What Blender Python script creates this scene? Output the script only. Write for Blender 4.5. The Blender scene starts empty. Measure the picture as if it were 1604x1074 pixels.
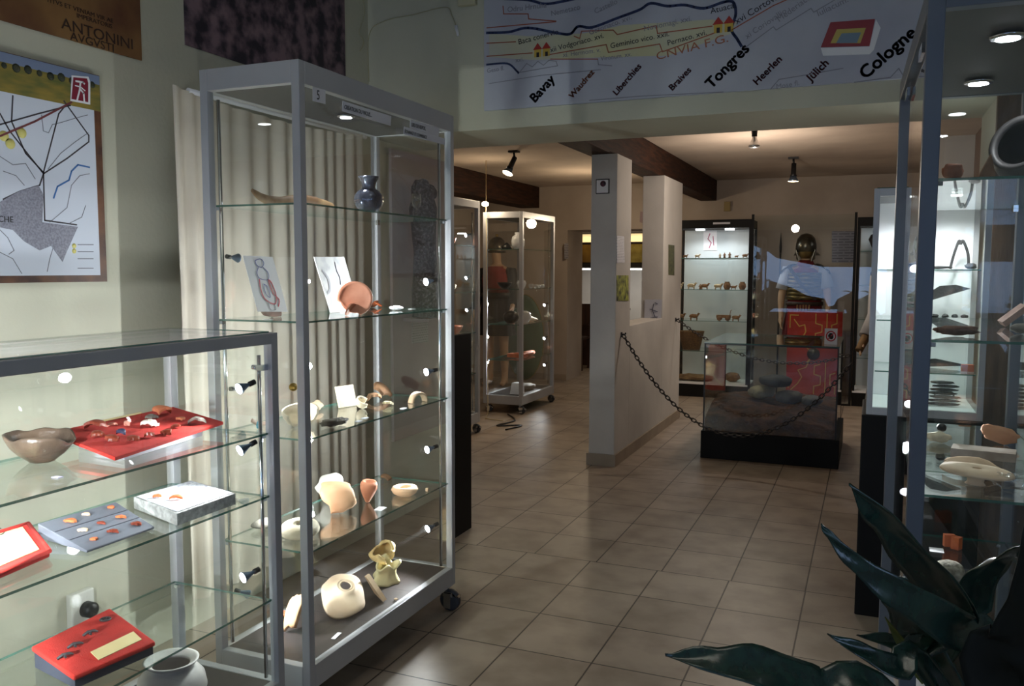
import bpy, bmesh, math, random
from mathutils import Vector, Matrix, noise
PI = math.pi
scn = bpy.context.scene
COL = scn.collection

# ------------------------------------------------------------------ camera
F_PX, YAW, PITCH, ROLL, EYE = 1332.38, 0.39836, 0.08585, 0.002056, 1.40
_f = Vector((-math.sin(YAW)*math.cos(PITCH), math.cos(YAW)*math.cos(PITCH), -math.sin(PITCH)))
_r0 = Vector((math.cos(YAW), math.sin(YAW), 0)); _u0 = _r0.cross(_f)
RT = math.cos(ROLL)*_r0 + math.sin(ROLL)*_u0
UP = -math.sin(ROLL)*_r0 + math.cos(ROLL)*_u0
cam = bpy.data.cameras.new('camera'); cam.sensor_width = 36; cam.lens = F_PX/1604*36
cam.clip_start = 0.02; cam.clip_end = 60
camo = bpy.data.objects.new('camera', cam); COL.objects.link(camo)
mw = Matrix.Identity(4)
for i in range(3):
    mw[i][0] = RT[i]; mw[i][1] = UP[i]; mw[i][2] = -_f[i]
mw[0][3], mw[1][3], mw[2][3] = 0, 0, EYE
camo.matrix_world = mw
scn.camera = camo
scn.view_settings.view_transform = 'Standard'; scn.view_settings.look = 'None'
scn.view_settings.gamma = 1; scn.view_settings.exposure = 0.0
scn.cycles.transparent_max_bounces = 40
scn.cycles.max_bounces = 8
world = bpy.data.worlds.new('world'); scn.world = world; world.use_nodes = True
world.node_tree.nodes['Background'].inputs[0].default_value = (0.5, 0.55, 0.65, 1)
world.node_tree.nodes['Background'].inputs[1].default_value = 0.3

def lin(c):
    return tuple(((v/255)/12.92 if v/255 <= .04045 else ((v/255+.055)/1.055)**2.4) for v in c)

def light(kind, name, loc, power, color=(1, 1, 1), target=None, size=.05, angle=70, blend=.5, sy=None):
    l = bpy.data.lights.new(name, kind); l.energy = power; l.color = color
    if kind == 'AREA':
        l.size = size
        if sy: l.shape = 'RECTANGLE'; l.size_y = sy
    else: l.shadow_soft_size = size
    if kind == 'SPOT': l.spot_size = math.radians(angle); l.spot_blend = blend
    o = bpy.data.objects.new(name, l); COL.objects.link(o); o.location = loc
    if target is not None:
        o.rotation_euler = (Vector(target)-Vector(loc)).to_track_quat('-Z', 'Y').to_euler()
    return o
COOL = (0.93, 0.97, 1.0); WARM = (1.0, 0.80, 0.55); SKY = (0.62, 0.78, 1.0)
# fill lights added to brighten the two rooms; no fixtures stand there
light('AREA', 'front_room_fill', (-0.9, 1.2, 3.2), 6, (1.0, 0.97, 0.84), (-0.9, 1.2, 0), 1.2)  # added overhead fill, out of view
light('POINT', 'far_room_fill', (-.85, 6.9, 1.95), 25, (1.0, 0.86, 0.72), size=.05)  # added point fill below the unlit ceiling bulb
light('POINT', 'far_left_fill', (-2.75, 8.7, 1.9), 15, WARM, size=.05)  # added warm fill beside the far case

# ------------------------------------------------------------------ pixel -> point on a real plane
def W(px, py, ax, val):
    d = _f + RT*((px-802)/F_PX) - UP*((py-537)/F_PX)
    o = Vector((0, 0, EYE)); t = (val-o[ax])/d[ax]
    return o + d*t

# ------------------------------------------------------------------ materials
MC = {}
def nt(name):
    m = bpy.data.materials.new(name); m.use_nodes = True
    return m, m.node_tree.nodes, m.node_tree.links, m.node_tree.nodes['Principled BSDF']
def mat(name, c1, c2=None, rough=.6, metal=0., scale=8., bump=0., bscale=None, spec=.5, det=6, lo=.35, hi=.65, coat=0., stretch=None):
    if name in MC: return MC[name]
    m, N, L, b = nt(name)
    b.inputs['Roughness'].default_value = rough; b.inputs['Metallic'].default_value = metal
    b.inputs['Specular IOR Level'].default_value = spec; b.inputs['Coat Weight'].default_value = coat
    b.inputs['Base Color'].default_value = (*lin(c1), 1)
    tc = N.new('ShaderNodeTexCoord'); src = tc.outputs['Object']
    if stretch:
        mp = N.new('ShaderNodeMapping'); mp.inputs['Scale'].default_value = stretch
        L.new(src, mp.inputs[0]); src = mp.outputs[0]
    if c2:
        n = N.new('ShaderNodeTexNoise'); n.inputs['Scale'].default_value = scale; n.inputs['Detail'].default_value = det
        r = N.new('ShaderNodeValToRGB'); r.color_ramp.elements[0].position = lo; r.color_ramp.elements[1].position = hi
        r.color_ramp.elements[0].color = (*lin(c1), 1); r.color_ramp.elements[1].color = (*lin(c2), 1)
        L.new(src, n.inputs['Vector']); L.new(n.outputs['Fac'], r.inputs[0]); L.new(r.outputs[0], b.inputs['Base Color'])
    if bump:
        n2 = N.new('ShaderNodeTexNoise'); n2.inputs['Scale'].default_value = bscale or scale*3; n2.inputs['Detail'].default_value = 5
        bp = N.new('ShaderNodeBump'); bp.inputs['Strength'].default_value = bump; bp.inputs['Distance'].default_value = .01
        L.new(src, n2.inputs['Vector']); L.new(n2.outputs['Fac'], bp.inputs['Height']); L.new(bp.outputs[0], b.inputs['Normal'])
    MC[name] = m
    return m
def emit(name, c, s):
    if name in MC: return MC[name]
    m, N, L, b = nt(name)
    b.inputs['Base Color'].default_value = (*lin(c), 1)
    b.inputs['Emission Color'].default_value = (*lin(c), 1); b.inputs['Emission Strength'].default_value = s
    MC[name] = m; return m
def glass(name, tint, refl=1.0, f0=.04):
    m = bpy.data.materials.new(name); m.use_nodes = True
    N, L = m.node_tree.nodes, m.node_tree.links; N.clear()
    out = N.new('ShaderNodeOutputMaterial'); mix = N.new('ShaderNodeMixShader')
    t = N.new('ShaderNodeBsdfTransparent'); t.inputs[0].default_value = (*tint, 1)
    g = N.new('ShaderNodeBsdfGlossy'); g.inputs['Roughness'].default_value = 0.0; g.inputs[0].default_value = (refl, refl, refl, 1)
    ge = N.new('ShaderNodeNewGeometry'); dp = N.new('ShaderNodeVectorMath'); dp.operation = 'DOT_PRODUCT'
    L.new(ge.outputs['Incoming'], dp.inputs[0]); L.new(ge.outputs['Normal'], dp.inputs[1])
    ab = N.new('ShaderNodeMath'); ab.operation = 'ABSOLUTE'; L.new(dp.outputs['Value'], ab.inputs[0])
    s = N.new('ShaderNodeMath'); s.operation = 'SUBTRACT'; s.inputs[0].default_value = 1; L.new(ab.outputs[0], s.inputs[1])
    p = N.new('ShaderNodeMath'); p.operation = 'POWER'; p.inputs[1].default_value = 5; L.new(s.outputs[0], p.inputs[0])
    ml = N.new('ShaderNodeMath'); ml.operation = 'MULTIPLY_ADD'; ml.inputs[1].default_value = 1-f0; ml.inputs[2].default_value = f0
    L.new(p.outputs[0], ml.inputs[0]); L.new(ml.outputs[0], mix.inputs[0]); L.new(t.outputs[0], mix.inputs[1]); L.new(g.outputs[0], mix.inputs[2])
    L.new(mix.outputs[0], out.inputs[0]); MC[name] = m
    return m
GLASS = glass('clear_glass', (.985, .992, .985))
PANE = glass('vitrine_glass', (.96, .98, .975), f0=.035)
SHELF = glass('shelf_glass', (.955, .985, .968), f0=.045)
m, N, L, b = nt('shelf_edge'); b.inputs['Base Color'].default_value = (*lin((48, 104, 92)), 1)
b.inputs['Roughness'].default_value = .15; b.inputs['Transmission Weight'].default_value = .0; b.inputs['Alpha'].default_value = .85
EDGE = m
def tiles(name, px_, ox, py_, oy):
    m, N, L, b = nt(name)
    tc = N.new('ShaderNodeTexCoord'); mp = N.new('ShaderNodeMapping')
    mp.inputs['Location'].default_value = (-ox+100*px_, -oy+100*py_, 0)
    L.new(tc.outputs['Object'], mp.inputs[0])
    br = N.new('ShaderNodeTexBrick'); br.offset = 0; br.squash = 1
    br.inputs['Scale'].default_value = 1; br.inputs['Brick Width'].default_value = px_; br.inputs['Row Height'].default_value = py_
    br.inputs['Mortar Size'].default_value = .0035; br.inputs['Mortar Smooth'].default_value = .3; br.inputs['Bias'].default_value = 0
    br.inputs['Color1'].default_value = (*lin((168, 152, 136)), 1); br.inputs['Color2'].default_value = (*lin((152, 137, 121)), 1)
    br.inputs['Mortar'].default_value = (*lin((66, 56, 50)), 1)
    L.new(mp.outputs[0], br.inputs['Vector'])
    n = N.new('ShaderNodeTexNoise'); n.inputs['Scale'].default_value = 6; n.inputs['Detail'].default_value = 8
    L.new(tc.outputs['Object'], n.inputs['Vector'])
    r = N.new('ShaderNodeValToRGB'); r.color_ramp.elements[0].color = (.68, .66, .64, 1); r.color_ramp.elements[1].color = (1, 1, 1, 1)
    r.color_ramp.elements[0].position = .3; r.color_ramp.elements[1].position = .6
    L.new(n.outputs['Fac'], r.inputs[0])
    mx = N.new('ShaderNodeMix'); mx.data_type = 'RGBA'; mx.blend_type = 'MULTIPLY'; mx.inputs[0].default_value = 1
    L.new(br.outputs['Color'], mx.inputs[6]); L.new(r.outputs[0], mx.inputs[7]); L.new(mx.outputs[2], b.inputs['Base Color'])
    b.inputs['Roughness'].default_value = .42
    bp = N.new('ShaderNodeBump'); bp.inputs['Strength'].default_value = .5; bp.inputs['Distance'].default_value = .002; bp.invert = True
    L.new(br.outputs['Fac'], bp.inputs['Height']); L.new(bp.outputs[0], b.inputs['Normal'])
    return m
def textpaper(name, paper, ink, sx=.012, sz=.012, axis='XZ'):
    if name in MC: return MC[name]
    m, N, L, b = nt(name); tc = N.new('ShaderNodeTexCoord')
    sp = N.new('ShaderNodeSeparateXYZ'); cb = N.new('ShaderNodeCombineXYZ'); L.new(tc.outputs['Object'], sp.inputs[0])
    L.new(sp.outputs[axis[0]], cb.inputs[0]); L.new(sp.outputs[axis[1]], cb.inputs[1])
    br = N.new('ShaderNodeTexBrick'); br.inputs['Scale'].default_value = 1
    br.inputs['Brick Width'].default_value = sx*2.5; br.inputs['Row Height'].default_value = sz; br.inputs['Mortar Size'].default_value = sz*.33
    br.inputs['Mortar Smooth'].default_value = .2
    br.inputs['Color1'].default_value = (*lin(ink), 1); br.inputs['Color2'].default_value = (*lin([(a+c)/2 for a, c in zip(ink, paper)]), 1)
    br.inputs['Mortar'].default_value = (*lin(paper), 1)
    L.new(cb.outputs[0], br.inputs['Vector']); L.new(br.outputs['Color'], b.inputs['Base Color'])
    MC[name] = m; return m

WALL = mat('cream_plaster', (196, 194, 176), (182, 180, 162), .85, scale=1.2, bump=.12, bscale=60)
WALLG = mat('grey_white_plaster', (205, 201, 196), (188, 184, 180), .85, scale=2, bump=.12, bscale=50)
WALLP = mat('warm_plaster', (186, 172, 158), (168, 154, 140), .85, scale=1.6, bump=.12, bscale=50)
MAUVE = mat('mauve_panel', (170, 156, 154), (160, 146, 144), .7, scale=2)
CEIL = mat('ceiling_plaster', (190, 174, 158), (168, 152, 138), .9, scale=1.5, bump=.2, bscale=20)
BEAM = mat('dark_beam_wood', (62, 34, 20), (34, 18, 11), .75, spec=.25, scale=6, bump=.4, bscale=30, stretch=(8, .8, 8))
TIMBER = mat('brown_timber', (112, 84, 60), (78, 56, 40), .6, scale=5, bump=.25, bscale=25, stretch=(8, 8, .8))
DARKWOOD = mat('dark_furniture_wood', (66, 38, 26), (44, 26, 18), .5, scale=5, stretch=(6, 6, .8))
BASE = mat('baseboard_tile', (160, 146, 130), (146, 132, 116), .5, scale=5)
ALU = mat('satin_aluminium', (182, 183, 187), (174, 175, 179), .4, .2, scale=3)
ALUB = mat('blue_grey_aluminium', (104, 110, 120), (98, 104, 114), .45, .2, scale=3)
CHROME = mat('chrome', (215, 218, 222), None, .12, 1.0)
STEEL = mat('lamp_head_metal', (110, 128, 150), None, .3, .8)
BLACKP = mat('black_plastic', (22, 22, 24), None, .4)
BLACK = mat('black_laminate', (13, 12, 12), (17, 16, 16), .6, spec=.25, scale=3)
BOARD = mat('dark_brown_board', (58, 50, 48), (48, 41, 39), .5, scale=4)
TOPB = mat('dark_grey_board', (80, 76, 74), (70, 67, 66), .6, scale=2)
RUBBER = mat('grey_rubber', (58, 60, 66), None, .6)
FABRIC = mat('curtain_fabric', (214, 206, 192), (200, 190, 176), .9, scale=3, bump=.1, bscale=300)
REDFELT = mat('red_felt', (190, 44, 34), (168, 34, 26), .95, scale=20, bump=.3, bscale=300)
TERRA = mat('terracotta', (200, 122, 84), (178, 98, 64), .75, scale=14, bump=.3, bscale=60)
TERRAD = mat('glossy_samian', (142, 62, 40), (96, 40, 28), .3, scale=18, bump=.2, bscale=60)
ORANGE = mat('orange_clay', (212, 112, 62), (190, 92, 48), .75, scale=14, bump=.2, bscale=60)
PALE = mat('pale_clay', (222, 196, 166), (200, 168, 134), .8, scale=12, bump=.3, bscale=60)
CREAM = mat('cream_clay', (232, 220, 196), (206, 190, 160), .8, scale=12, bump=.3, bscale=60)
BONE = mat('bone_clay', (206, 196, 160), (160, 146, 108), .8, scale=16, bump=.4, bscale=60)
BROWN = mat('brown_clay', (146, 108, 76), (104, 76, 54), .8, scale=16, bump=.4, bscale=60)
GREYC = mat('grey_clay', (128, 122, 112), (98, 92, 84), .8, scale=16, bump=.35, bscale=60)
GREYB = mat('grey_brown_bowl', (98, 82, 68), (60, 50, 42), .3, scale=14, bump=.25, bscale=50)
IRON = mat('rusted_iron', (70, 68, 70), (44, 42, 44), .6, .3, scale=30, bump=.4, bscale=90)
WHITE = mat('white_paper', (232, 232, 236), None, .7)
LABEL = mat('grey_label', (206, 208, 220), None, .6)
SLOT = mat('dark_line', (40, 38, 38), None, .8)
GREYBLK = mat('grey_plinth', (104, 108, 118), (92, 96, 106), .6, scale=6)
PARCH = mat('parchment', (222, 208, 160), (208, 192, 140), .8, scale=10)
CHAR = mat('charred_wood', (34, 32, 34), (92, 88, 90), .9, scale=70, bump=1., bscale=60, lo=.5, hi=.66)
LENS = emit('lamp_lens_glow', (244, 248, 255), 30)
LENSW = emit('warm_bulb_glow', (255, 226, 180), 14)
FLESH = mat('mannequin_skin', (206, 172, 140), (196, 160, 128), .5, scale=6)
ARMOUR = mat('brass_and_iron_plates', (132, 112, 62), (70, 64, 54), .35, .7, scale=14, stretch=(1, 1, 6))
HELM = mat('helmet_metal', (128, 122, 108), (84, 78, 68), .28, .9, scale=10)
REDCLOTH = mat('red_cloth', (122, 22, 24), (96, 16, 20), .9, scale=8)
MAIL = mat('dark_mail', (60, 56, 52), (34, 32, 30), .5, .5, scale=60, bump=.5, bscale=120)
SOIL = mat('brown_soil', (92, 60, 32), (50, 32, 18), .95, scale=12, bump=1., bscale=40)
SLATE = mat('grey_slate', (118, 118, 116), (84, 84, 84), .8, scale=8, bump=.5, bscale=30)
LEAF = mat('dark_leaf', (38, 66, 54), (28, 50, 44), .27, spec=.9, scale=10, stretch=(10, 10, 1))
LEAFY = mat('yellowed_leaf_tip', (124, 120, 44), (92, 100, 40), .5, scale=8)

# ------------------------------------------------------------------ mesh builder (everything in world coordinates)
class M:
    def __init__(s): s.v = []; s.f = []; s.mi = []; s.sm = []
    def add(s, vs, fs, smooth=False, mi=0):
        o = len(s.v); s.v += [Vector(v) for v in vs]
        for f in fs: s.f.append([o+i for i in f]); s.mi.append(mi); s.sm.append(smooth)
        return s
    def box(s, x0, x1, y0, y1, z0, z1, side=None, mi=0):
        vs = [(x, y, z) for z in (z0, z1) for y in (y0, y1) for x in (x0, x1)]
        fs = [(0, 2, 3, 1), (4, 5, 7, 6)]; fd = [(0, 1, 5, 4), (1, 3, 7, 5), (3, 2, 6, 7), (2, 0, 4, 6)]
        s.add(vs, fs, mi=mi); s.mi_side(vs, fd, mi if side is None else side); return s
    def mi_side(s, vs, fd, side):
        o = len(s.v)-8
        for f in fd: s.f.append([o+i for i in f]); s.mi.append(side); s.sm.append(False)
    def obox(s, c, hx, hy, hz, rot=(0, 0, 0)):
        k = len(s.v); s.box(-hx, hx, -hy, hy, -hz, hz)
        R = Matrix.Rotation(rot[2], 3, 'Z') @ Matrix.Rotation(rot[1], 3, 'Y') @ Matrix.Rotation(rot[0], 3, 'X')
        for i in range(k, len(s.v)): s.v[i] = R @ s.v[i] + Vector(c)
        return s
    def tube(s, pts, r, n=8, cap=True, flat=1.0):
        pts = [Vector(p) for p in pts]; rs = r if isinstance(r, (list, tuple)) else [r]*len(pts)
        rings = []; prev = None
        for i, p in enumerate(pts):
            t = (pts[min(i+1, len(pts)-1)]-pts[max(i-1, 0)]).normalized()
            a = prev if prev else (Vector((0, 0, 1)) if abs(t.z) < .9 else Vector((1, 0, 0)))
            u = (a - t*a.dot(t)).normalized(); w = t.cross(u); prev = u
            rings.append([p + (u*math.cos(2*PI*k/n) + w*math.sin(2*PI*k/n)*flat)*rs[i] for k in range(n)])
        vs = [v for rg in rings for v in rg]; fs = []
        for i in range(len(pts)-1):
            for k in range(n): fs.append((i*n+k, i*n+(k+1) % n, (i+1)*n+(k+1) % n, (i+1)*n+k))
        s.add(vs, fs, True)
        if cap:
            o = len(s.v)-len(vs)
            s.f.append([o+k for k in reversed(range(n))]); s.mi.append(0); s.sm.append(False)
            s.f.append([o+(len(pts)-1)*n+k for k in range(n)]); s.mi.append(0); s.sm.append(False)
        return s
    def lathe(s, prof, c=(0, 0, 0), n=32, axis=None, a0=0, a1=2*PI, brk=None, mi=0):
        full = abs(a1-a0-2*PI) < 1e-4; cols = n if full else n+1; m_ = len(prof); vs = []
        R = Vector((0, 0, 1)).rotation_difference(Vector(axis)).to_matrix() if axis else Matrix.Identity(3)
        for i in range(cols):
            a = a0+(a1-a0)*i/n
            for (r, z) in prof:
                rr, zz = (r, z) if not brk else brk(r, z, a)
                vs.append(R @ Vector((rr*math.cos(a), rr*math.sin(a), zz)) + Vector(c))
        fs = []
        for i in range(n):
            j = (i+1) % cols
            for k in range(m_-1):
                fs.append((i*m_+k, j*m_+k, j*m_+k+1, i*m_+k+1))
        s.add(vs, fs, True, mi)
        if not full:
            o = len(s.v)-len(vs)
            s.f.append([o+k for k in range(m_)]); s.mi.append(mi); s.sm.append(False)
            s.f.append([o+n*m_+k for k in reversed(range(m_))]); s.mi.append(mi); s.sm.append(False)
        return s
    def shell(s, prof, th, c=(0, 0, 0), n=32, a0=0, a1=2*PI, brk=None, axis=None, floor=True):
        """outer profile bottom->top, closed with an inner wall th thick"""
        inner = [(max(r-th, .0005), z+(th if i == 0 and floor else 0)) for i, (r, z) in enumerate(prof)]
        p = ([(0.0005, prof[0][1])] if floor else []) + list(prof) + list(reversed(inner))
        p = p + [(0.0005, inner[0][1])] if floor else p + [p[0]]
        return s.lathe(p, c, n, axis, a0, a1, brk)
    def prism(s, poly, ext, mi=0, smi=None):
        n = len(poly); e = Vector(ext); P = [Vector(p) for p in poly]
        s.add(P+[p+e for p in P], [list(range(n))[::-1], [n+i for i in range(n)]], mi=mi)
        o = len(s.v)-2*n
        for i in range(n):
            j = (i+1) % n; s.f.append([o+i, o+j, o+n+j, o+n+i]); s.mi.append(mi if smi is None else smi); s.sm.append(False)
        return s
    def stroke(s, pts, w, nrm, th=.0015):
        """a flat inked line of width w on a plane with normal nrm"""
        P = [Vector(p) for p in pts]; nn = Vector(nrm)
        for a, b_ in zip(P, P[1:]):
            if (b_-a).length < 1e-6: continue
            t = (b_-a).normalized(); q = nn.cross(t)*w/2; e = t*w*.35
            s.prism([a-e-q, b_+e-q, b_+e+q, a-e+q], nn*th)
        return s
    def sherd(s, w, d, th, bend=2.0, seed=0, ribs=0, fan=None):
        rnd = random.Random(seed); K = 22; R_ = 5
        ph = [rnd.uniform(0, 6.28) for _ in range(4)]
        rad = []
        corners = rnd.randint(4, 6); offs = rnd.uniform(0, 6.28)
        for k in range(K):
            a = 2*PI*k/K
            q = math.cos(PI/corners)/math.cos(((a+offs) % (2*PI/corners))-PI/corners)
            rad.append(q*(1+.12*math.sin(2*a+ph[0])+.06*math.sin(5*a+ph[1])+.04*math.sin(9*a+ph[2])))
        def pt(u, v, top):
            x, y = u*w/2, v*d/2; Rr = max(w, d)/bend if bend else 1e3
            z = Rr*math.cos(min(1.4, abs(x)/Rr)) - Rr - (y*y)/(Rr*4)
            x2 = Rr*math.sin(max(-1.4, min(1.4, x/Rr))) if bend else x
            z += .06*th*math.sin(u*9+ph[3])
            if ribs: z += th*.45*math.sin(v*ribs)
            return Vector((x2, y, z-(0 if top else th)))
        vs = []; fs = []
        for top in (1, 0):
            vs.append(pt(0, 0, top))
            for r in range(1, R_+1):
                for k in range(K):
                    a = 2*PI*k/K; rr = rad[k]*r/R_; vs.append(pt(rr*math.cos(a), rr*math.sin(a), top))
        h = 1+R_*K
        for t, o in ((1, 0), (0, h)):
            for k in range(K):
                j = (k+1) % K; f = [o, o+1+k, o+1+j]; fs.append(f if t else f[::-1])
                for r in range(R_-1):
                    f = [o+1+r*K+k, o+1+(r+1)*K+k, o+1+(r+1)*K+j, o+1+r*K+j]; fs.append(f if t else f[::-1])
        s.add(vs, fs, True)
        o = len(s.v)-len(vs); e = 1+(R_-1)*K
        for k in range(K):
            j = (k+1) % K; s.f.append([o+e+k, o+h+e+k, o+h+e+j, o+e+j]); s.mi.append(0); s.sm.append(False)
        return s
    def rock(s, sx, sy, sz, seed=0, amp=.25, fr=2.0, sub=3, flat=.9):
        bm = bmesh.new(); bmesh.ops.create_icosphere(bm, subdivisions=sub, radius=1)
        off = Vector((seed*7.3, seed*3.1, seed*1.7)); vs = []
        for v in bm.verts:
            p = v.co.copy(); q = 1+amp*noise.noise(p*fr+off)+amp*.4*noise.noise(p*fr*3+off)
            p = p*q
            for a in range(3): p[a] = math.copysign(abs(p[a])**flat, p[a])
            vs.append(Vector((p.x*sx, p.y*sy, p.z*sz)))
        fs = [[v.index for v in f.verts] for f in bm.faces]; bm.free()
        s.add(vs, fs, True); return s
    def rot(s, rx=0, ry=0, rz=0, k=0):
        R = Matrix.Rotation(rz, 3, 'Z') @ Matrix.Rotation(ry, 3, 'Y') @ Matrix.Rotation(rx, 3, 'X')
        for i in range(k, len(s.v)): s.v[i] = R @ s.v[i]
        return s
    def drop(s, p, k=0):
        V = s.v[k:]; zx = (min(v.x for v in V)+max(v.x for v in V))/2; zy = (min(v.y for v in V)+max(v.y for v in V))/2; zz = min(v.z for v in V)
        d = Vector(p)-Vector((zx, zy, zz))
        for i in range(k, len(s.v)): s.v[i] = s.v[i]+d
        return s
    def move(s, p, k=0):
        for i in range(k, len(s.v)): s.v[i] = s.v[i]+Vector(p)
        return s
    def about(s, ang, c):
        R = Matrix.Rotation(ang, 3, 'Z'); c = Vector(c)
        s.v = [R @ (v-c)+c for v in s.v]; return s
    def join(s, o):
        k = len(s.v); s.v += o.v; s.f += [[k+i for i in f] for f in o.f]; s.mi += o.mi; s.sm += o.sm; return s

ORG = {}
def _mesh(name, m, mats, org, bevel=0):
    me = bpy.data.meshes.new(name); me.from_pydata([v-org for v in m.v], [], m.f); 
    for mt in (mats if isinstance(mats, (list, tuple)) else [mats]): me.materials.append(mt)
    me.polygons.foreach_set('material_index', m.mi); me.polygons.foreach_set('use_smooth', m.sm)
    me.validate(); me.update()
    o = bpy.data.objects.new(name, me); COL.objects.link(o)
    if bevel:
        b = o.modifiers.new('bevel', 'BEVEL'); b.width = bevel; b.segments = 2; b.limit_method = 'ANGLE'
    return o
def tag(o, label, cat, group=None):
    o['label'] = label; o['category'] = cat
    if group: o['group'] = group
    return o
def thing(name, label, cat, loc, group=None):
    o = bpy.data.objects.new(name, None); COL.objects.link(o); o.location = loc; o.empty_display_size = .05
    ORG[o.name] = Vector(loc); return tag(o, label, cat, group)
def part(name, m, mats, parent, label=None, bevel=0):
    o = _mesh(name, m, mats, ORG[parent.name], bevel); o.parent = parent; ORG[o.name] = ORG[parent.name]
    if label: o['label'] = label
    return o
def one(name, label, cat, m, mats, group=None, bevel=0):
    V = m.v; org = Vector(((min(v.x for v in V)+max(v.x for v in V))/2, (min(v.y for v in V)+max(v.y for v in V))/2, min(v.z for v in V)))
    o = _mesh(name, m, mats, org, bevel); o.location = org; ORG[o.name] = org
    return tag(o, label, cat, group)
def struct(name, m, mats, bevel=0):
    o = _mesh(name, m, mats, Vector((0, 0, 0)), bevel); o['kind'] = 'structure'; ORG[o.name] = Vector((0, 0, 0)); return o
def text(s, origin, right, up, size, th=.001, shear=0., sx=1., align='LEFT'):
    cu = bpy.data.curves.new('t', 'FONT'); cu.body = s; cu.size = size; cu.shear = shear; cu.align_x = align; cu.resolution_u = 3
    ob = bpy.data.objects.new('t', cu); COL.objects.link(ob)
    dg = bpy.context.evaluated_depsgraph_get(); me = bpy.data.meshes.new_from_object(ob.evaluated_get(dg))
    R_, U_ = Vector(right).normalized(), Vector(up).normalized(); n = R_.cross(U_)
    m = M(); vs = [Vector(origin)+R_*v.co.x*sx+U_*v.co.y for v in me.vertices]
    fs = [list(p.vertices) for p in me.polygons]
    m.add([v+n*th for v in vs], fs)
    # side walls for the raised lettering
    cnt = {}
    for f in fs:
        for i in range(len(f)):
            a, b_ = f[i], f[(i+1) % len(f)]; cnt[(a, b_)] = 1
    o = len(m.v); m.v += vs
    for (a, b_) in cnt:
        if (b_, a) not in cnt: m.f.append([a, o+a, o+b_, b_]); m.mi.append(0); m.sm.append(False)
    bpy.data.objects.remove(ob); bpy.data.curves.remove(cu); bpy.data.meshes.remove(me)
    return m

# ================================================================== THE SETTING
def sbox(name, mt, *a, bevel=0): return struct(name, M().box(*a), mt, bevel)
sbox('floor', tiles('floor_tiles_front', .328, -.217, .34, 3.834), -2.6, 2.2, -2.7, 3.834, -.05, 0)
sbox('floor', tiles('floor_tiles_far', .318, -.218, .34, 3.834+.0), -4.7, 2.2, 3.834, 13.2, -.05, 0)
sbox('wall_left', WALL, -2.6, -2.42, -2.7, 4.68, 0, 3.3)
m = M().box(-2.42, 2.2, 3.84, 4.37, 2.08, 3.3).box(.43, 2.2, 3.84, 4.37, 0, 2.08)
struct('wall_middle', m, WALL)
sbox('wall_far_front', WALLP, -4.6, -2.6, 4.37, 4.68, 0, 2.44)
sbox('wall_right', WALL, 2.2, 2.3, -2.7, 3.84, 0, 3.3)
sbox('wall_behind', WALL, -2.6, 2.3, -2.8, -2.7, 0, 3.3)
sbox('ceiling', WALL, -2.6, 2.3, -2.8, 3.84, 3.3, 3.4)
sbox('ceiling', CEIL, -4.7, .85, 4.37, 10.15, 2.44, 2.54)
m = M().box(-4.6, -3.52, 10.15, 10.75, 0, 2.44).box(-3.52, -2.35, 10.15, 10.75, 1.895, 2.44).box(-2.35, .42, 10.15, 10.75, 0, 2.44)
struct('wall_far', m, WALLP)
sbox('wall_far_left', WALLP, -4.7, -4.6, 4.37, 10.75, 0, 2.44)
m = M().box(.70, .85, 4.37, 7.5, 0, 2.44); struct('wall_far_right', m, TIMBER)
m = M().box(.42, .85, 7.5, 10.15, 0, 2.44); struct('wall_far_right', m, WALLG)
sbox('trim_1', TIMBER, .425, .80, 3.805, 3.84, 0, 2.9, bevel=.004)
sbox('trim_2', BEAM, -1.875, -1.69, 4.37, 10.15, 2.205, 2.44, bevel=.006)
sbox('trim_3', BEAM, -4.15, -3.9, 4.68, 10.15, 2.18, 2.44, bevel=.006)
m = M().box(-1.838, -1.65, 5.80, 6.19, 0, 2.205).box(-1.838, -1.65, 7.27, 8.02, 0, 2.205).box(-1.838, -1.65, 6.19, 7.27, 0, .985)
struct('wall_partition', m, WALLG, bevel=.004)
m = M().box(-1.852, -1.636, 5.786, 5.80, 0, .085).box(-1.65, -1.636, 5.80, 8.02, 0, .085).box(-1.852, -1.838, 5.80, 8.02, 0, .085)
struct('baseboard_partition', m, BASE)
m = M().box(-2.35, .42, 10.135, 10.15, 0, .08).box(-4.6, -3.52, 10.135, 10.15, 0, .08); struct('baseboard_far', m, BASE)
m = M().box(-2.42, -2.405, .2, 3.84, 0, .17); struct('baseboard_left', m, WALL)
# the room beyond the doorway
m = M().box(-4.8, -1.6, 13.1, 13.2, 0, 2.44).box(-4.8, -4.7, 10.75, 13.1, 0, 2.44).box(-1.7, -1.6, 10.75, 13.1, 0, 2.44)
struct('wall_doorway_room', m, WALLG)
sbox('ceiling', CEIL, -4.8, -1.6, 10.75, 13.2, 2.44, 2.54)
light('AREA', 'doorway_room_fill', (-3.3, 11.4, 2.4), 5, WARM, (-3.3, 12.5, .5), .6)  # added area fill for this room, without a fixture
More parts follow.
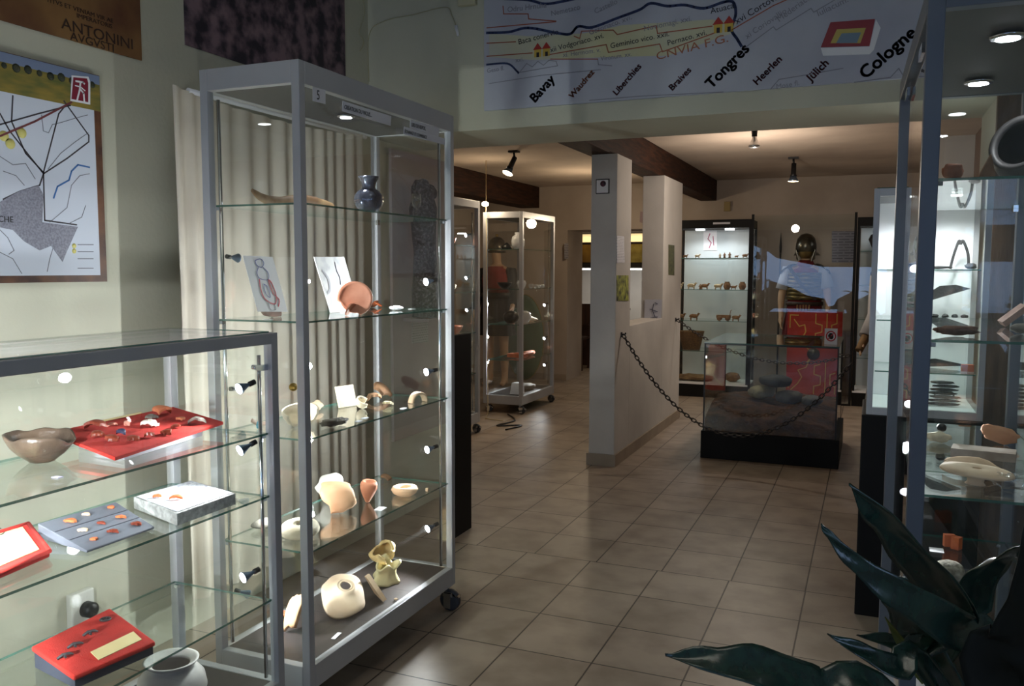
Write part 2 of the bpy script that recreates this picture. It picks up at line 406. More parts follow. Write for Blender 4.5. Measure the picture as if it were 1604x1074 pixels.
# window behind the visitor, inferred from its reflection in the vitrine
m = M().box(-2.38, .45, -2.7, -2.69, .45, 2.25)
struct('window_1', m, emit('daylight_sky', (150, 180, 225), 3.6))
m = M()
for x0, x1, z0, z1 in ((-2.42, .52, .38, .45), (-2.42, .52, 2.25, 2.32), (-2.42, -2.35, .45, 2.25), (.45, .52, .45, 2.25)):
    m.box(x0, x1, -2.7, -2.65, z0, z1)
struct('trim_4', m, WHITE)
sbox('side_fill_panel', emit('side_fill_glow', (150, 176, 214), 3.6), 2.19, 2.2, -2.2, -.5, .9, 2.2)  # unseen glowing panel added on the side wall as fill
m = M()
for y0, y1, z0, z1 in ((-2.27, -.43, .83, .9), (-2.27, -.43, 2.2, 2.27), (-2.27, -2.2, .9, 2.2), (-.5, -.43, .9, 2.2), (-1.38, -1.33, .9, 2.2)): m.box(2.15, 2.2, y0, y1, z0, z1)
struct('trim_5', m, WHITE)  # frame around the added fill panel
PANE_A = math.radians(1.1)                             # the vitrine pane stands very slightly turned
def mir(px, py):                                       # the spot on the window wall that the soldier's vitrine reflects to the viewer
    o = Vector((0, 0, EYE)); d = W(px, py, 1, 5)-o; n = Vector((math.sin(PANE_A), -math.cos(PANE_A), 0)); c = Vector((-.67, 9.405, 0))
    h = o+d*((c-o).dot(n)/d.dot(n)); r = d-n*2*d.dot(n); p = h+r*((-2.62-h.y)/r.y); return (p.x, -2.62, p.z)
tp = [(1130, 372), (1178, 383), (1205, 395), (1216, 404), (1250, 410), (1290, 418), (1380, 418)]
bt = [(1380, 440), (1345, 452), (1312, 468), (1306, 478), (1297, 480), (1292, 468), (1262, 462), (1240, 450), (1178, 430), (1130, 420)]
t = thing('window_mask_drape', 'added dark drape bounding the reflected window glow from above, behind the viewer', 'curtain', (-1.1, -2.62, 2.3))  # unseen drapes added to shape the window glow that the vitrine reflects
for a, b_ in zip(tp, tp[1:]):
    A_, B_ = mir(*a), mir(*b_); part('upper_mask', M().prism([A_, B_, (B_[0], -2.62, 2.36), (A_[0], -2.62, 2.36)], (0, .02, 0)), mat('mask_dark', (70, 60, 52), None, .9), t)
t = thing('window_mask_drape', 'added dark drape bounding the reflected window glow from below, behind the viewer', 'curtain', (-1.1, -2.62, .2))
for a, b_ in zip(bt, bt[1:]):
    A_, B_ = mir(*b_), mir(*a)
    if B_[0] > A_[0]: part('drape', M().prism([(A_[0], -2.62, .2), (B_[0], -2.62, .2), B_, A_], (0, .02, 0)), mat('mask_dark', (70, 60, 52)), t)

# ================================================================== DISPLAY CASES
def castor(parent, x, y, h, mirror=1):
    m = M().tube([(x, y, h), (x, y, h-.028)], .012, 10).obox((x+.012*mirror, y, h-.035), .022, .014, .010)
    m.obox((x+.012*mirror, y-.017, h*.42), .016, .0025, h*.3).obox((x+.012*mirror, y+.017, h*.42), .016, .0025, h*.3)
    m.obox((x+.045*mirror, y, h-.038), .016, .012, .004, (0, .3*mirror, 0))
    c = part('castor', m, CHROME, parent)
    r = h*.42
    w = M().lathe([(.001, -.012), (r*.8, -.012), (r, -.008), (r, .008), (r*.8, .012), (.001, .012)], (x+.018*mirror, y, r), 20, (0, 1, 0))
    part('wheel', w, RUBBER, c)
def lamp_head(parent, base, aim, s=1.0, power=0, col=COOL, angle=80, lensmat=None):
    """small halogen reflector on a clip; aim is the point it lights"""
    b = Vector(base); d = (Vector(aim)-b).normalized()
    m = M().tube([b, b+d*.018*s], .008*s, 8)
    h = part('lamp_clip', m, BLACKP, parent)
    p = b+d*.018*s
    prof = [(.0045*s, 0), (.006*s, .008*s), (.010*s, .018*s), (.016*s, .034*s), (.0165*s, .036*s), (.014*s, .035*s), (.001, .028*s)]
    part('lamp_head', M().lathe(prof, p, 18, d), STEEL, h)
    part('lamp_lens', M().lathe([(.001, .0345*s), (.0145*s, .0345*s), (.0145*s, .0365*s), (.001, .0375*s)], p, 18, d), lensmat or LENS, h)
    if power: light('SPOT', 'case_spot', p+d*.045*s, power*5, col, aim, .014, angle, .8)

def rails(x0, x1, y0, y1, z0, z1, p, rt, rb):
    m = M()
    for x in (x0, x1-p):
        for y in (y0, y1-p): m.box(x, x+p, y, y+p, z0, z1)
    for z, h in ((z1-rt, rt), (z0, rb)):
        m.box(x0+p, x1-p, y0, y0+p, z, z+h).box(x0+p, x1-p, y1-p, y1, z, z+h)
        m.box(x0, x0+p, y0+p, y1-p, z, z+h).box(x1-p, x1, y0+p, y1-p, z, z+h)
    return m
def vitrine(name, label, x0, x1, y0, y1, z0, z1, shelves, p=.028, rt=.065, rb=.075, fr=ALU, group=None, top='board', ang=0, piv=None, castors=True, gl=GLASS):
    t = thing(name, label, 'display case', ((x0+x1)/2, (y0+y1)/2, 0), group)
    A = (lambda m: m.about(ang, piv)) if ang else (lambda m: m)
    part('frame', A(rails(x0, x1, y0, y1, z0, z1, p, rt, rb)), fr, t, bevel=.002)
    e = p*.45
    g0, g1 = z0+rb, z1-rt
    part('glass_panel', A(M().box(x1-e-.004, x1-e, y0+p, y1-p, g0, g1)), gl, t, 'long front glass pane')
    part('glass_panel', A(M().box(x0+e, x0+e+.004, y0+p, y1-p, g0, g1)), gl, t, 'long rear glass pane')
    part('glass_panel', A(M().box(x0+p, x1-p, y0+e, y0+e+.004, g0, g1)), gl, t, 'narrow end glass pane')
    part('glass_panel', A(M().box(x0+p, x1-p, y1-e-.004, y1-e, g0, g1)), gl, t, 'narrow end glass pane')
    if top == 'board': part('top_board', A(M().box(x0+p, x1-p, y0+p, y1-p, g1+.002, g1+.018)), TOPB, t)
    else: part('top_glass', A(M().box(x0+p*.6, x1-p*.6, y0+p*.6, y1-p*.6, z1-.002, z1+.004, side=1)), [gl, EDGE], t)
    part('base_board', A(M().box(x0+p, x1-p, y0+p, y1-p, g0-.02, g0-.002)), BOARD, t)
    for z in shelves:
        s = part('glass_shelf', A(M().box(x0+e+.006, x1-e-.006, y0+p*1.05, y1-p*1.05, z-.006, z, side=1)), [SHELF, EDGE], t)
        for x in (x0+p, x1-p-.012):
            for y in (y0+p, y1-p-.014): part('shelf_support', A(M().box(x, x+.012, y, y+.014, z-.016, z-.0065)), CHROME, s)
    if castors and z0 > .05:
        for x in (x0+p, x1-p):
            for y in (y0+p, y1-p):
                v = Vector((x, y, 0)); 
                if ang: v = Matrix.Rotation(ang, 3, 'Z') @ (v-Vector(piv))+Vector(piv)
                castor(t, v.x, v.y, z0)
    return t

# --- tall case 5
TX0, TX1, TY0, TY1 = -1.912, -1.544, 2.077, 3.07
T1, T2, T3, T4 = 1.598, 1.244, .885, .533
TB = .179
tall = vitrine('display_case', 'tall aluminium glass display case numbered 5 with four glass shelves, on castors', TX0, TX1, TY0, TY1, .105, 2.005, [T1, T2, T3, T4])
# lamp rail on its far right post, with four small spots; unseen near left rail with a head added to light the panel behind
pole = part('lamp_pole', M().tube([(-1.585, 3.02, .19), (-1.585, 3.02, 1.92)], .006, 10), CHROME, tall)
for z, aim, pw in ((1.36, (-1.84, 2.45, T2+.02), 1.5), (1.00, (-1.88, 2.40, T3+.05), 2.6), (.69, (-1.88, 2.35, T4+.05), 2.6), (.37, (-1.85, 2.45, TB+.05), 2.2)):
    lamp_head(tall, (-1.592, 3.008, z), aim, 1.0, pw*1.5, angle=130)
pole2 = part('lamp_pole', M().tube([(-1.878, 2.118, .19), (-1.878, 2.118, 1.92)], .006, 10), CHROME, tall)
for z, aim, pw in ((1.02, (-1.76, 2.80, T3+.05), 2.6), (.66, (-1.68, 2.45, T4), 1.6), (.36, (-1.70, 2.40, TB), 1.2), (1.44, (-1.80, 2.9, T2+.12), 3.0)):
    lamp_head(tall, (-1.872, 2.13, z), aim, .9, pw*1.2, angle=120)
k = M().lathe([(.001, 0), (.006, 0), (.006, .012), (.012, .014), (.013, .022), (.008, .028), (.001, .028)], (-1.585, 2.088, 1.045), 18, (-.8, .5, 0))
part('door_lock', k, mat('brass', (170, 140, 70), None, .3, .9), tall)
puck = part('downlight', M().lathe([(.001, 0), (.028, 0), (.032, -.004), (.030, -.008), (.022, -.009), (.001, -.009)], (-1.72, 2.58, 1.94), 24), CHROME, tall)
part('lamp_lens', M().lathe([(.001, -.0095), (.02, -.0095), (.02, -.0105), (.001, -.0105)], (-1.72, 2.58, 1.94), 20), LENS, puck)
light('SPOT', 'case_spot', (-1.72, 2.58, 1.925), 5, COOL, (-1.72, 2.58, 0), .02, 110, .7)

# --- low case at the left
LX0, LX1, LY0, LY1 = -1.945, -1.544, .96, 1.957
L1, L2, L3, LB = .938, .757, .452, .205
low = vitrine('display_case', 'low aluminium glass display case with glass top along the left wall', LX0, LX1, LY0, LY1, .13, 1.222, [L1, L2, L3], p=.028, rt=.031, rb=.075, top='glass')
part('lamp_pole', M().tube([(-1.578, 1.915, .22), (-1.578, 1.915, 1.16)], .0055, 10), CHROME, low, 'chrome lamp rail at the right post')
part('pole_bracket', M().obox((-1.570, 1.918, 1.125), .012, .012, .008).tube([(-1.585, 1.915, 1.125), (-1.600, 1.915, 1.125)], .007, 10), CHROME, low)
for z, aim, pw in ((1.085, (-1.72, 1.40, L1), 1.5), (.915, (-1.74, 1.5, L2), 1.6), (.545, (-1.72, 1.5, L3), 1.2)):
    lamp_head(low, (-1.586, 1.905, z), aim, 1.0, pw, angle=115)
part('lamp_pole', M().tube([(-1.578, 1.0, .22), (-1.578, 1.0, 1.16)], .0055, 10), CHROME, low, 'chrome lamp rail at the left post')
for z, aim, pw in ((1.10, (-2.1, 1.5, .95), 6), (.90, (-2.1, 1.45, .72), 5), (.62, (-2.1, 1.45, .5), 4.2)):
    lamp_head(low, (-1.586, 1.012, z), aim, 1.0, pw, angle=125)
part('label_card', M().box(-1.5555, -1.5545, 1.075, 1.122, 1.12, 1.165), mat('blue_card', (86, 98, 150)), low, 'small blue card')

# --- right-hand case
RX0, RX1, RY0, RY1, RA, RP = .090, .470, 2.03, 3.09, .024, (.095, 2.03, 0)
R1, R2, R3, R4 = 1.598, 1.250, .905, .535
rc = vitrine('display_case', 'tall blue-grey aluminium display case at the right edge behind the potted plant', RX0, RX1, RY0, RY1, .105, 2.005, [R1, R2, R3, R4], p=.034, rt=.06, rb=.075, fr=ALUB, ang=RA, piv=RP)
def rloc(x, y, z):
    v = Matrix.Rotation(RA, 3, 'Z') @ (Vector((x, y, 0))-Vector(RP))+Vector(RP); v.z = z; return v
for (px, py) in ((1579, 54), (1533, 126)):
    q = W(px, py, 2, 1.944)
    d = part('downlight', M().lathe([(.001, 0), (.036, 0), (.040, -.004), (.037, -.009), (.028, -.010), (.001, -.010)], q, 28), CHROME, rc)
    part('lamp_lens', M().lathe([(.001, -.0105), (.026, -.0105), (.026, -.0115), (.001, -.0115)], q, 24), LENS, d)
    light('SPOT', 'case_spot', q-Vector((0, 0, .02)), 4.0, COOL, q-Vector((0, 0, 1)), .02, 100, .7)
pr = rloc(.125, 3.045, 0)
part('lamp_pole', M().tube([(pr.x, pr.y, .19), (pr.x, pr.y, 1.9)], .006, 10), CHROME, rc)
for z, aim, pw in ((1.42, (.30, 2.5, R2), 1.6), (.98, (.30, 2.5, R3), 2.6), (.70, (.28, 2.5, R4), 2.0), (.50, (.28, 2.5, .2), 1.2)):
    lamp_head(rc, (pr.x+.008, pr.y-.012, z), aim, .9, pw)
for hy in (2.28, 2.80): part('door_hinge', M().obox(rloc(.098, hy, 1.915), .004, .05, .012, (0, 0, RA)), CHROME, rc)

# --- two cases on castors in the far room
case_far = vitrine('display_case', 'grey glass case on castors in the far room, in front of the green oval shield', -3.49, -3.075, 7.56, 8.46, .09, 1.955, [1.60, 1.215, .87, .52], p=.035, rt=.06, rb=.085)
part('lamp_pole', M().tube([(-3.12, 8.4, .2), (-3.12, 8.4, 1.88)], .006, 8), CHROME, case_far)
for z, aim in ((1.05, (-3.3, 7.9, .87)), (.42, (-3.3, 7.8, .2)), (.7, (-3.3, 7.9, .52))):
    lamp_head(case_far, (-3.128, 8.388, z), aim, 1.0, 2.5)
case_mid = vitrine('display_case', 'grey glass case on castors half hidden behind the tall case 5', -3.49, -3.075, 5.65, 6.60, .09, 1.975, [1.60, 1.215, .87, .52], p=.035, rt=.06, rb=.085)
part('lamp_pole', M().tube([(-3.12, 6.54, .2), (-3.12, 6.54, 1.88)], .006, 8), CHROME, case_mid)
for z, aim in ((1.70, (-3.3, 6.2, 1.6)), (1.35, (-3.3, 6.2, 1.2)), (1.08, (-3.3, 6.1, .87)), (.74, (-3.3, 6.1, .52)), (.45, (-3.3, 6.0, .2))):
    lamp_head(case_mid, (-3.128, 6.528, z), aim, 1.0, 2.2)

# --- lit black cases against the far wall
def black_case(label, x0, x1, y0, y1, ztop, shelves, zb=.16, cap=.09):
    t = thing('display_cabinet', label, 'display case', ((x0+x1)/2, (y0+y1)/2, 0)); p = .03
    part('base', M().box(x0, x1, y0, y1, 0.0, zb-.02), BLACK, t, 'black base')
    part('base_board', M().box(x0+.002, x1-.002, y0+.002, y1-.002, zb-.02, zb), WHITE, t)
    part('cap', M().box(x0, x1, y0, y1, ztop-cap, ztop), BLACK, t, 'black top cap', bevel=.003)
    m = M()
    for x in (x0, x1-p*.8):
        for y in (y0, y1-p): m.box(x, x+p*.8, y, y+p, zb, ztop-cap)
    part('frame', m, BLACK, t)
    part('back_panel', M().box(x0+p, x1-p, y1-.02, y1-.01, zb, ztop-cap), mat('lit_back_panel', (196, 204, 206), None, .6), t)
    part('glass_panel', M().box(x0+p, x1-p, y0+.006, y0+.010, zb, ztop-cap), GLASS, t)
    for z in shelves:
        part('glass_shelf', M().box(x0+p+.002, x1-p-.002, y0+.03, y1-.025, z-.006, z, side=1), [SHELF, EDGE], t)
    xm = (x0+x1)/2
    for q in ((-.16, .16) if x1-x0 > .5 else (0,)):
        d = part('downlight', M().lathe([(.001, 0), (.05, 0), (.05, -.012), (.001, -.012)], (xm+q, y0+.2, ztop-cap), 20), LENS, t)
        light('SPOT', 'case_spot', (xm+q, y0+.2, ztop-cap-.02), 7, COOL, (xm+q, y0+.25, 0), .03, 150, .5)
    return t
bc = black_case('black-framed lit cabinet of small figurines standing against the far wall', -2.03, -1.195, 9.42, 9.92, 1.945, [1.533, 1.188, .845, .508])
part('wall_plug_strip', M().box(-1.60, -1.42, 9.415, 9.42, 1.895, 1.915), LABEL, bc, 'grey nameplate')
bc2 = black_case('narrow black-framed lit cabinet holding dark vases, right of the soldier', -.145, .30, 9.42, 9.92, 1.94, [1.60, 1.25, .9, .5])
# the soldier's glass vitrine between them
t = thing('glass_vitrine', 'full-height glass pane vitrine in front of the soldier mannequin', 'display case', (-.66, 9.6, 0))
part('glass_panel', M().box(-1.165, -.175, 9.400, 9.408, 0.02, 1.975).about(PANE_A, (-.67, 9.405, 0)), PANE, t)
m = M().box(-1.19, -1.165, 9.38, 9.41, 0, 1.99).box(-.175, -.15, 9.40, 9.43, 0, 1.99).box(-1.165, -.175, 9.395, 9.415, 0, .02)
part('frame', m, BLACK, t)

# ================================================================== WALLS: POSTERS, CURTAIN, CABLES
XW = -2.42
def lp(pts, x=XW+.022): return [W(a, b_, 0, x) for a, b_ in pts]     # points on the left wall
# map poster: dark brown printed border, landscape strip, white map
t = thing('map_poster', 'white road map poster with a brown border above the low case', 'poster', (XW+.012, 1.9, 1.36))
y0, y1, z0, z1 = 1.50, 2.146, 1.357, 2.043
part('frame', M().box(XW, XW+.018, y0, y1, z0, z1), mat('golden_brown_print', (110, 70, 44), (64, 36, 28), .5, scale=12), t)
part('landscape_strip', M().box(XW+.018, XW+.0190, y0, y1-.002, 1.925, z1-.002), mat('field_photo', (96, 100, 52), (150, 128, 56), .5, scale=9, stretch=(1, 1, 4)), t, 'green and yellow field photo strip')
part('sky_strip', M().box(XW+.019, XW+.0195, y0, y1-.002, 2.012, z1-.002), mat('sky_print', (118, 132, 162)), t, 'grey blue sky above the field')
m = M()
rnd = random.Random(4)
for k_ in range(16):
    yy = y0+.03+k_*.039; m.lathe([(.001, 0), (.008+rnd.random()*.007, 0), (.006, .0008), (.001, .0008)], (XW+.0195, yy, 2.008-rnd.random()*.006), 10, (1, 0, 0))
part('tree_line', m, mat('tree_print', (40, 48, 34), (58, 60, 40), .6, scale=30), t)
part('map_sheet', M().box(XW+.018, XW+.0192, y0, y1-.028, z0+.022, 1.925), mat('map_white', (206, 212, 226)), t, 'white map sheet')
XM = XW+.0192; nX = (1, 0, 0)
m = M()
for pl in ([(0, 195), (60, 178), (110, 165)], [(20, 150), (18, 190), (40, 240), (68, 270), (92, 178), (100, 168)], [(100, 158), (139, 212), (139, 222), (105, 248), (68, 272)], [(0, 178), (15, 205), (68, 272)], [(68, 272), (62, 290), (30, 300), (5, 312)], [(68, 272), (70, 345), (120, 352)]):
    m.stroke(lp(pl, XM), .0045, nX, .0006)
part('main_roads', m, mat('road_ink', (60, 54, 62)), t)
part('roman_road', M().stroke(lp([(0, 213), (55, 190), (112, 160)], XM), .006, nX, .0009), mat('road_red', (112, 52, 56)), t, 'dark red road line')
m = M()
for pl in ([(65, 180), (68, 205), (76, 208), (82, 195), (95, 192), (118, 185), (137, 180)], [(75, 265), (95, 240), (118, 222), (138, 208)], [(0, 245), (20, 258), (40, 256), (55, 280)], [(5, 268), (25, 275), (38, 290)], [(78, 348), (105, 325), (112, 290), (125, 275), (140, 272)], [(0, 395), (20, 405), (34, 428)], [(0, 360), (12, 372), (22, 392), (14, 398)], [(74, 425), (78, 405), (84, 385)], [(108, 350), (128, 340), (134, 322)]):
    m.stroke(lp(pl, XM), .0022, nX, .0006)
part('minor_roads', m, mat('thin_ink', (120, 122, 134)), t)
part('river', M().stroke(lp([(84, 310), (90, 292), (108, 282), (112, 268), (122, 258), (140, 262)], XM), .005, nX, .0009), mat('river_blue', (62, 112, 176)), t, 'blue river line')
part('built_up_area', M().prism(lp([(0, 316), (28, 300), (60, 290), (68, 305), (66, 348), (122, 355), (104, 395), (98, 410), (80, 385), (62, 392), (38, 378), (20, 360), (0, 356)], XM), (.0007, 0, 0)), mat('hatched_grey', (150, 150, 164), (120, 120, 134), .6, scale=160), t, 'grey hatched district')
for (a, b_) in ((6, 213), (16, 225), (34, 208), (116, 385), (116, 393)): part('yellow_site', M().lathe([(.001, 0), (.016 if b_ < 300 else .008, 0), (.016 if b_ < 300 else .008, .0006), (.001, .0006)], W(a, b_, 0, XM), 14, (1, 0, 0)), mat('yellow_print', (214, 204, 120)), t)
part('town_name', text('BINCHE', W(-24, 346, 0, XM+.001), (0, 1, 0), (0, 0, 1), .026, .0006), SLOT, t)
m = M()
for b_ in (383, 394, 405, 420): m.stroke(lp([(122, b_), (146, b_)], XM), .003, nX, .0005)
part('legend_lines', m, mat('thin_ink', (120, 122, 134)), t)
# crest: red rounded shield with white figure
cr = part('crest', M().prism(lp([(112, 118), (138, 120), (141, 128), (141, 164), (110, 158)], XW+.0196), (.0012, 0, 0)), WHITE, t, 'white-edged crest')
part('crest_field', M().prism(lp([(115, 121), (136, 123), (138, 130), (138, 160), (112, 155)], XW+.0210), (.0008, 0, 0)), mat('crest_red', (128, 24, 48)), cr)
part('crest_figure', M().stroke(lp([(119, 127), (130, 129), (132, 131)], XW+.0219), .006, nX, .0004).stroke(lp([(126, 129), (125, 140), (121, 156)], XW+.0219), .006, nX, .0004).stroke(lp([(126, 140), (131, 146), (132, 158)], XW+.0219), .006, nX, .0004).stroke(lp([(118, 134), (126, 136), (133, 142)], XW+.0219), .004, nX, .0004), WHITE, cr)
# Antonine poster
t = thing('text_poster', 'brown parchment style poster with Antonini Augusti lettering, upper left of the wall', 'poster', (XW, 2.0, 2.137))
part('sheet', M().box(XW+.001, XW+.006, 1.45, 2.343, 2.137, 2.80), mat('antique_print', (150, 112, 64), (92, 54, 34), .6, scale=3.2, lo=.3, hi=.7), t)
m = M()
for s_, pa, sz in (('ANTONINI', (96, 44), .050), ('AVGVSTI', (110, 62), .038), ('IMPERATORIS', (120, 27), .020), ('TITVS ET VENIAM VIR AE', (72, 2), .020)):
    m.join(text(s_, W(pa[0], pa[1], 0, XW+.007), (0, 1, 0), (0, 0, 1), sz, .0006, sx=1.18))
part('lettering', m, mat('sepia_ink', (54, 34, 28)), t)
# photo poster of excavation
t = thing('photo_poster', 'dark photo poster of excavated stone remains above the tall case', 'poster', (XW, 3.1, 2.22))
part('sheet', M().box(XW+.001, XW+.006, 2.557, 3.622, 2.243, 3.0), mat('excavation_photo', (128, 104, 112), (44, 36, 46), .6, scale=14, lo=.38, hi=.6), t)
# display panel seen behind the tall case and the charred post mounted on it
one('display_board', 'mauve-grey display board on the wall behind the tall case', 'panel', M().box(XW+.001, XW+.018, 4.03, 4.66, .45, 2.05), MAUVE)
m = M(); c0 = W(665, 470, 0, -2.31)
rnd = random.Random(9)
pts = []; rs = []
for i in range(15):
    u = i/14; zz = 1.13+u*.71; pts.append((c0.x, c0.y+.012*math.sin(u*5), zz)); rs.append(.072*(1+.1*math.sin(u*9)+.06*rnd.random())*(.96 if i < 13 else .8))
m.tube(pts, rs, 18); k = len(m.v)
m.rock(.05, .05, .05, 4).move((c0.x, c0.y+.045, 1.83), k); k = len(m.v); m.rock(.055, .05, .06, 6).move((c0.x, c0.y-.035, 1.84), k)
t = thing('charred_post', 'dark mottled charred wooden post standing upright behind the tall case', 'artifact', (c0.x, c0.y, 1.13))
part('post', m, CHAR, t)
part('wall_bracket', M().box(XW+.018, c0.x+.07, c0.y-.08, c0.y+.08, 1.112, 1.129), MAUVE, t, 'mauve bracket holding it to the panel')
# curtain behind the tall case
def curtain(x, y0, y1, z0, z1, amp, nf, top=None):
    m = M(); n = nf*10; K = 14; vs = []
    for side in (0, 1):
        for j in range(K+1):
            for i in range(n+1):
                u = i/n; w = j/K
                z = z1-(z1-z0)*w
                if top: z = (z1-top*(4*u*(1-u))*(1-w)) - (z1-z0)*w
                a = amp*(.45+.55*w)
                vs.append((x+a*(.75*math.sin(u*nf*2*PI+2.2*math.sin(u*7+.4)+w*.6)+.35*math.sin(u*nf*3.3+1.3*w+2*math.sin(u*11)))+(.003 if side else 0), y0+(y1-y0)*u+.01*w*math.sin(u*19), z))
    fs = []; h = (K+1)*(n+1)
    for j in range(K):
        for i in range(n):
            a = j*(n+1)+i; fs.append((a, a+1, a+n+2, a+n+1)); fs.append((h+a, h+a+n+1, h+a+n+2, h+a+1))
    m.add(vs, fs, True); return m
t = thing('curtain', 'long off-white curtain hanging on a rod behind the tall case', 'curtain', (-2.30, 3.0, .2))
part('drape', curtain(-2.29, 2.35, 3.56, .16, 2.045, .024, 13, top=.03), FABRIC, t)
part('curtain_rod', M().tube([(-2.29, 2.43, 2.04), (-2.29, 3.60, 2.04)], .010, 10), WHITE, t)
for y in (2.50, 3.57): part('rod_bracket', M().box(XW, -2.28, y-.008, y+.008, 2.034, 2.046), WHITE, t)
# cables, socket box above the opening
YL = 3.84
one('junction_box', 'small cream junction box high on the wall left of the map banner', 'electrical box', M().box(-1.895, -1.80, 3.81, 3.84, 2.672, 2.76), mat('cream_plastic', (196, 190, 160)), bevel=.004)
def cable(name, label, px, ax, val, r, mt, plug=False, cat='cable'):
    pts = [W(a, b_, ax, val) for a, b_ in px]
    t = thing(name, label, cat, pts[-1])
    part('wire', M().tube(smooth(pts), r, 6), mt, t)
    if plug: part('plug', M().tube([pts[-1], pts[-1]+Vector((.012, 0, -.05))], [.009, .006], 8), WHITE, t)
def smooth(P, n=6):
    P = [Vector(p) for p in P]; out = []
    for i in range(len(P)-1):
        a, b_, c, d = P[max(i-1, 0)], P[i], P[i+1], P[min(i+2, len(P)-1)]
        for j in range(n):
            t = j/n; out.append(.5*((2*b_)+(c-a)*t+(2*a-5*b_+4*c-d)*t*t+(3*b_-3*c+d-a)*t**3))
    out.append(P[-1]); return out
CAB = mat('cream_cable', (176, 170, 140))
cable('loose_cable', 'thin cream cable running along the corner and ending in a loose plug above the opening', [(578, 128), (578, 55), (602, 33), (650, 22), (698, 11), (708, 25), (714, 40)], 1, 3.833, .0025, CAB, True)
cable('hanging_cord', 'short cream cord hanging loose on the wall near the corner above the tall case', [(567, -10), (571, 20), (563, 50), (570, 65), (564, 80)], 0, XW+.006, .0025, CAB)
# wall socket
t = thing('wall_socket', 'white wall socket with a black plug low behind the low case', 'socket', (XW, 2.0, .14))
part('plate', M().box(XW, XW+.028, 1.945, 2.035, .165, .325), mat('socket_white', (214, 212, 204)), t, bevel=.005)
part('plug', M().lathe([(.001, 0), (.027, 0), (.026, .03), (.015, .036), (.001, .036)], (XW+.028, 2.0, .262), 18, (1, 0, 0)).tube([(XW+.055, 2.0, .26), (XW+.065, 2.005, .23), (XW+.05, 2.015, .16), (XW+.05, 2.02, .02)], .006, 8), BLACKP, t, 'black plug and cord')

# --- banner above the opening
t = thing('map_banner', 'large white banner of an antique road map with city names above the opening', 'banner', (-.7, 3.83, 2.165))
YB = 3.826
part('sheet', M().box(-1.760, .215, YB, 3.84, 2.168, 3.05), mat('banner_white', (186, 188, 200), (172, 174, 188), .6, scale=3), t)
nY = (0, -1, 0)
def bp(pts, d=0.): return [W(a, b_, 1, YB-d) for a, b_ in pts]
def cz(pts): return [(740+a/2.291, b_/2.291) for a, b_ in pts]          # measured on an enlarged view
RIV = mat('banner_river', (52, 66, 110)); ROAD = mat('banner_road', (160, 84, 60)); FAINT = mat('banner_faint_ink', (136, 134, 146)); INK = mat('banner_ink', (38, 34, 44)); DRED = mat('banner_dark_red', (96, 44, 56)); OR_ = mat('banner_orange', (168, 104, 78))
part('river', M().stroke(smooth(bp(cz([(52, 118), (130, 115), (200, 100), (300, 118), (350, 122), (380, 95), (430, 98), (520, 65), (600, 35), (640, 12), (700, 22), (760, 18), (830, 30), (900, 8), (935, 8), (945, 50), (930, 105), (950, 140), (965, 165)]))), .012, nY, .0008), RIV, t, 'dark blue river line')
part('river', M().stroke(smooth(bp(cz([(118, -4), (200, 0), (260, 14), (330, 4), (400, -12)]))), .012, nY, .0008), RIV, t, 'dark blue river line')
part('river', M().stroke(smooth(bp(cz([(52, 232), (125, 228), (160, 256), (165, 262)]))), .009, nY, .0008), RIV, t, 'dark blue river line')
part('yellow_patch', M().prism(bp(cz([(200, 130), (400, 120), (540, 90), (860, 70), (950, 80), (930, 120), (700, 200), (480, 205), (220, 215), (60, 205), (60, 120)])), (0, -.0003, 0)), mat('banner_yellow', (206, 202, 158), (188, 188, 176), .6, scale=2.5), t, 'pale yellow area')  # pale yellow area laid on the banner sheet
m = M()
for pl in ([(52, 202), (215, 190)], [(270, 197), (480, 160), (488, 188), (672, 158), (682, 186), (870, 118)], [(365, 130), (385, 138), (392, 112), (505, 108), (520, 124), (660, 92), (664, 120), (860, 94)], [(930, 108), (1080, 20), (1140, -6)], [(52, 100), (300, 78)], [(52, 155), (155, 150)], [(280, 212), (450, 212)], [(110, 22), (112, 50), (200, 50), (202, 68), (300, 76)]):
    m.stroke(bp(cz(pl), .0004), .0045, nY, .0008)
part('roads', m, ROAD, t, 'rust red road lines')
for pl in ([(450, 212), (452, 232), (500, 236)], [(980, 170), (1080, 96), (1090, 108), (1215, 30), (1225, 44), (1300, 0)], [(1070, 320), (1100, 285), (1220, 265), (1330, 245)], [(420, 360), (600, 345), (900, 330)], [(1370, 295), (1500, 278), (1530, 245), (1545, 270)], [(60, 300), (250, 270), (460, 250)], [(170, 258), (195, 228), (215, 240), (235, 220), (255, 234), (275, 216), (300, 220), (306, 236), (170, 260)]):
    part('faint_line', M().stroke(bp(cz(pl), .0004), .0035, nY, .0006), FAINT, t, 'faint grey line')
def btext(s_, p, size, deg, mt, nm='lettering', sh=0., sx=1.):
    a = math.radians(deg); o = W(740+p[0]/2.291, p[1]/2.291, 1, YB-.001)
    return text(s_, o, (math.cos(a), 0, math.sin(a)), (-math.sin(a), 0, math.cos(a)), size, .0007, sh, sx)
def bold(s_, p, size, deg, d=.0022):
    m = btext(s_, p, size, deg, None)
    for q in ((d, 0), (0, d), (d, d)): 
        m2 = M(); m2.join(m); 
        mm = M(); mm.v = [v+Vector((q[0], 0, q[1])) for v in m.v[:]]; mm.f = [f[:] for f in m.f]; mm.mi = m.mi[:]; mm.sm = m.sm[:]
        if q == (d, 0): acc = M(); acc.join(m)
        acc.join(mm)
    return acc
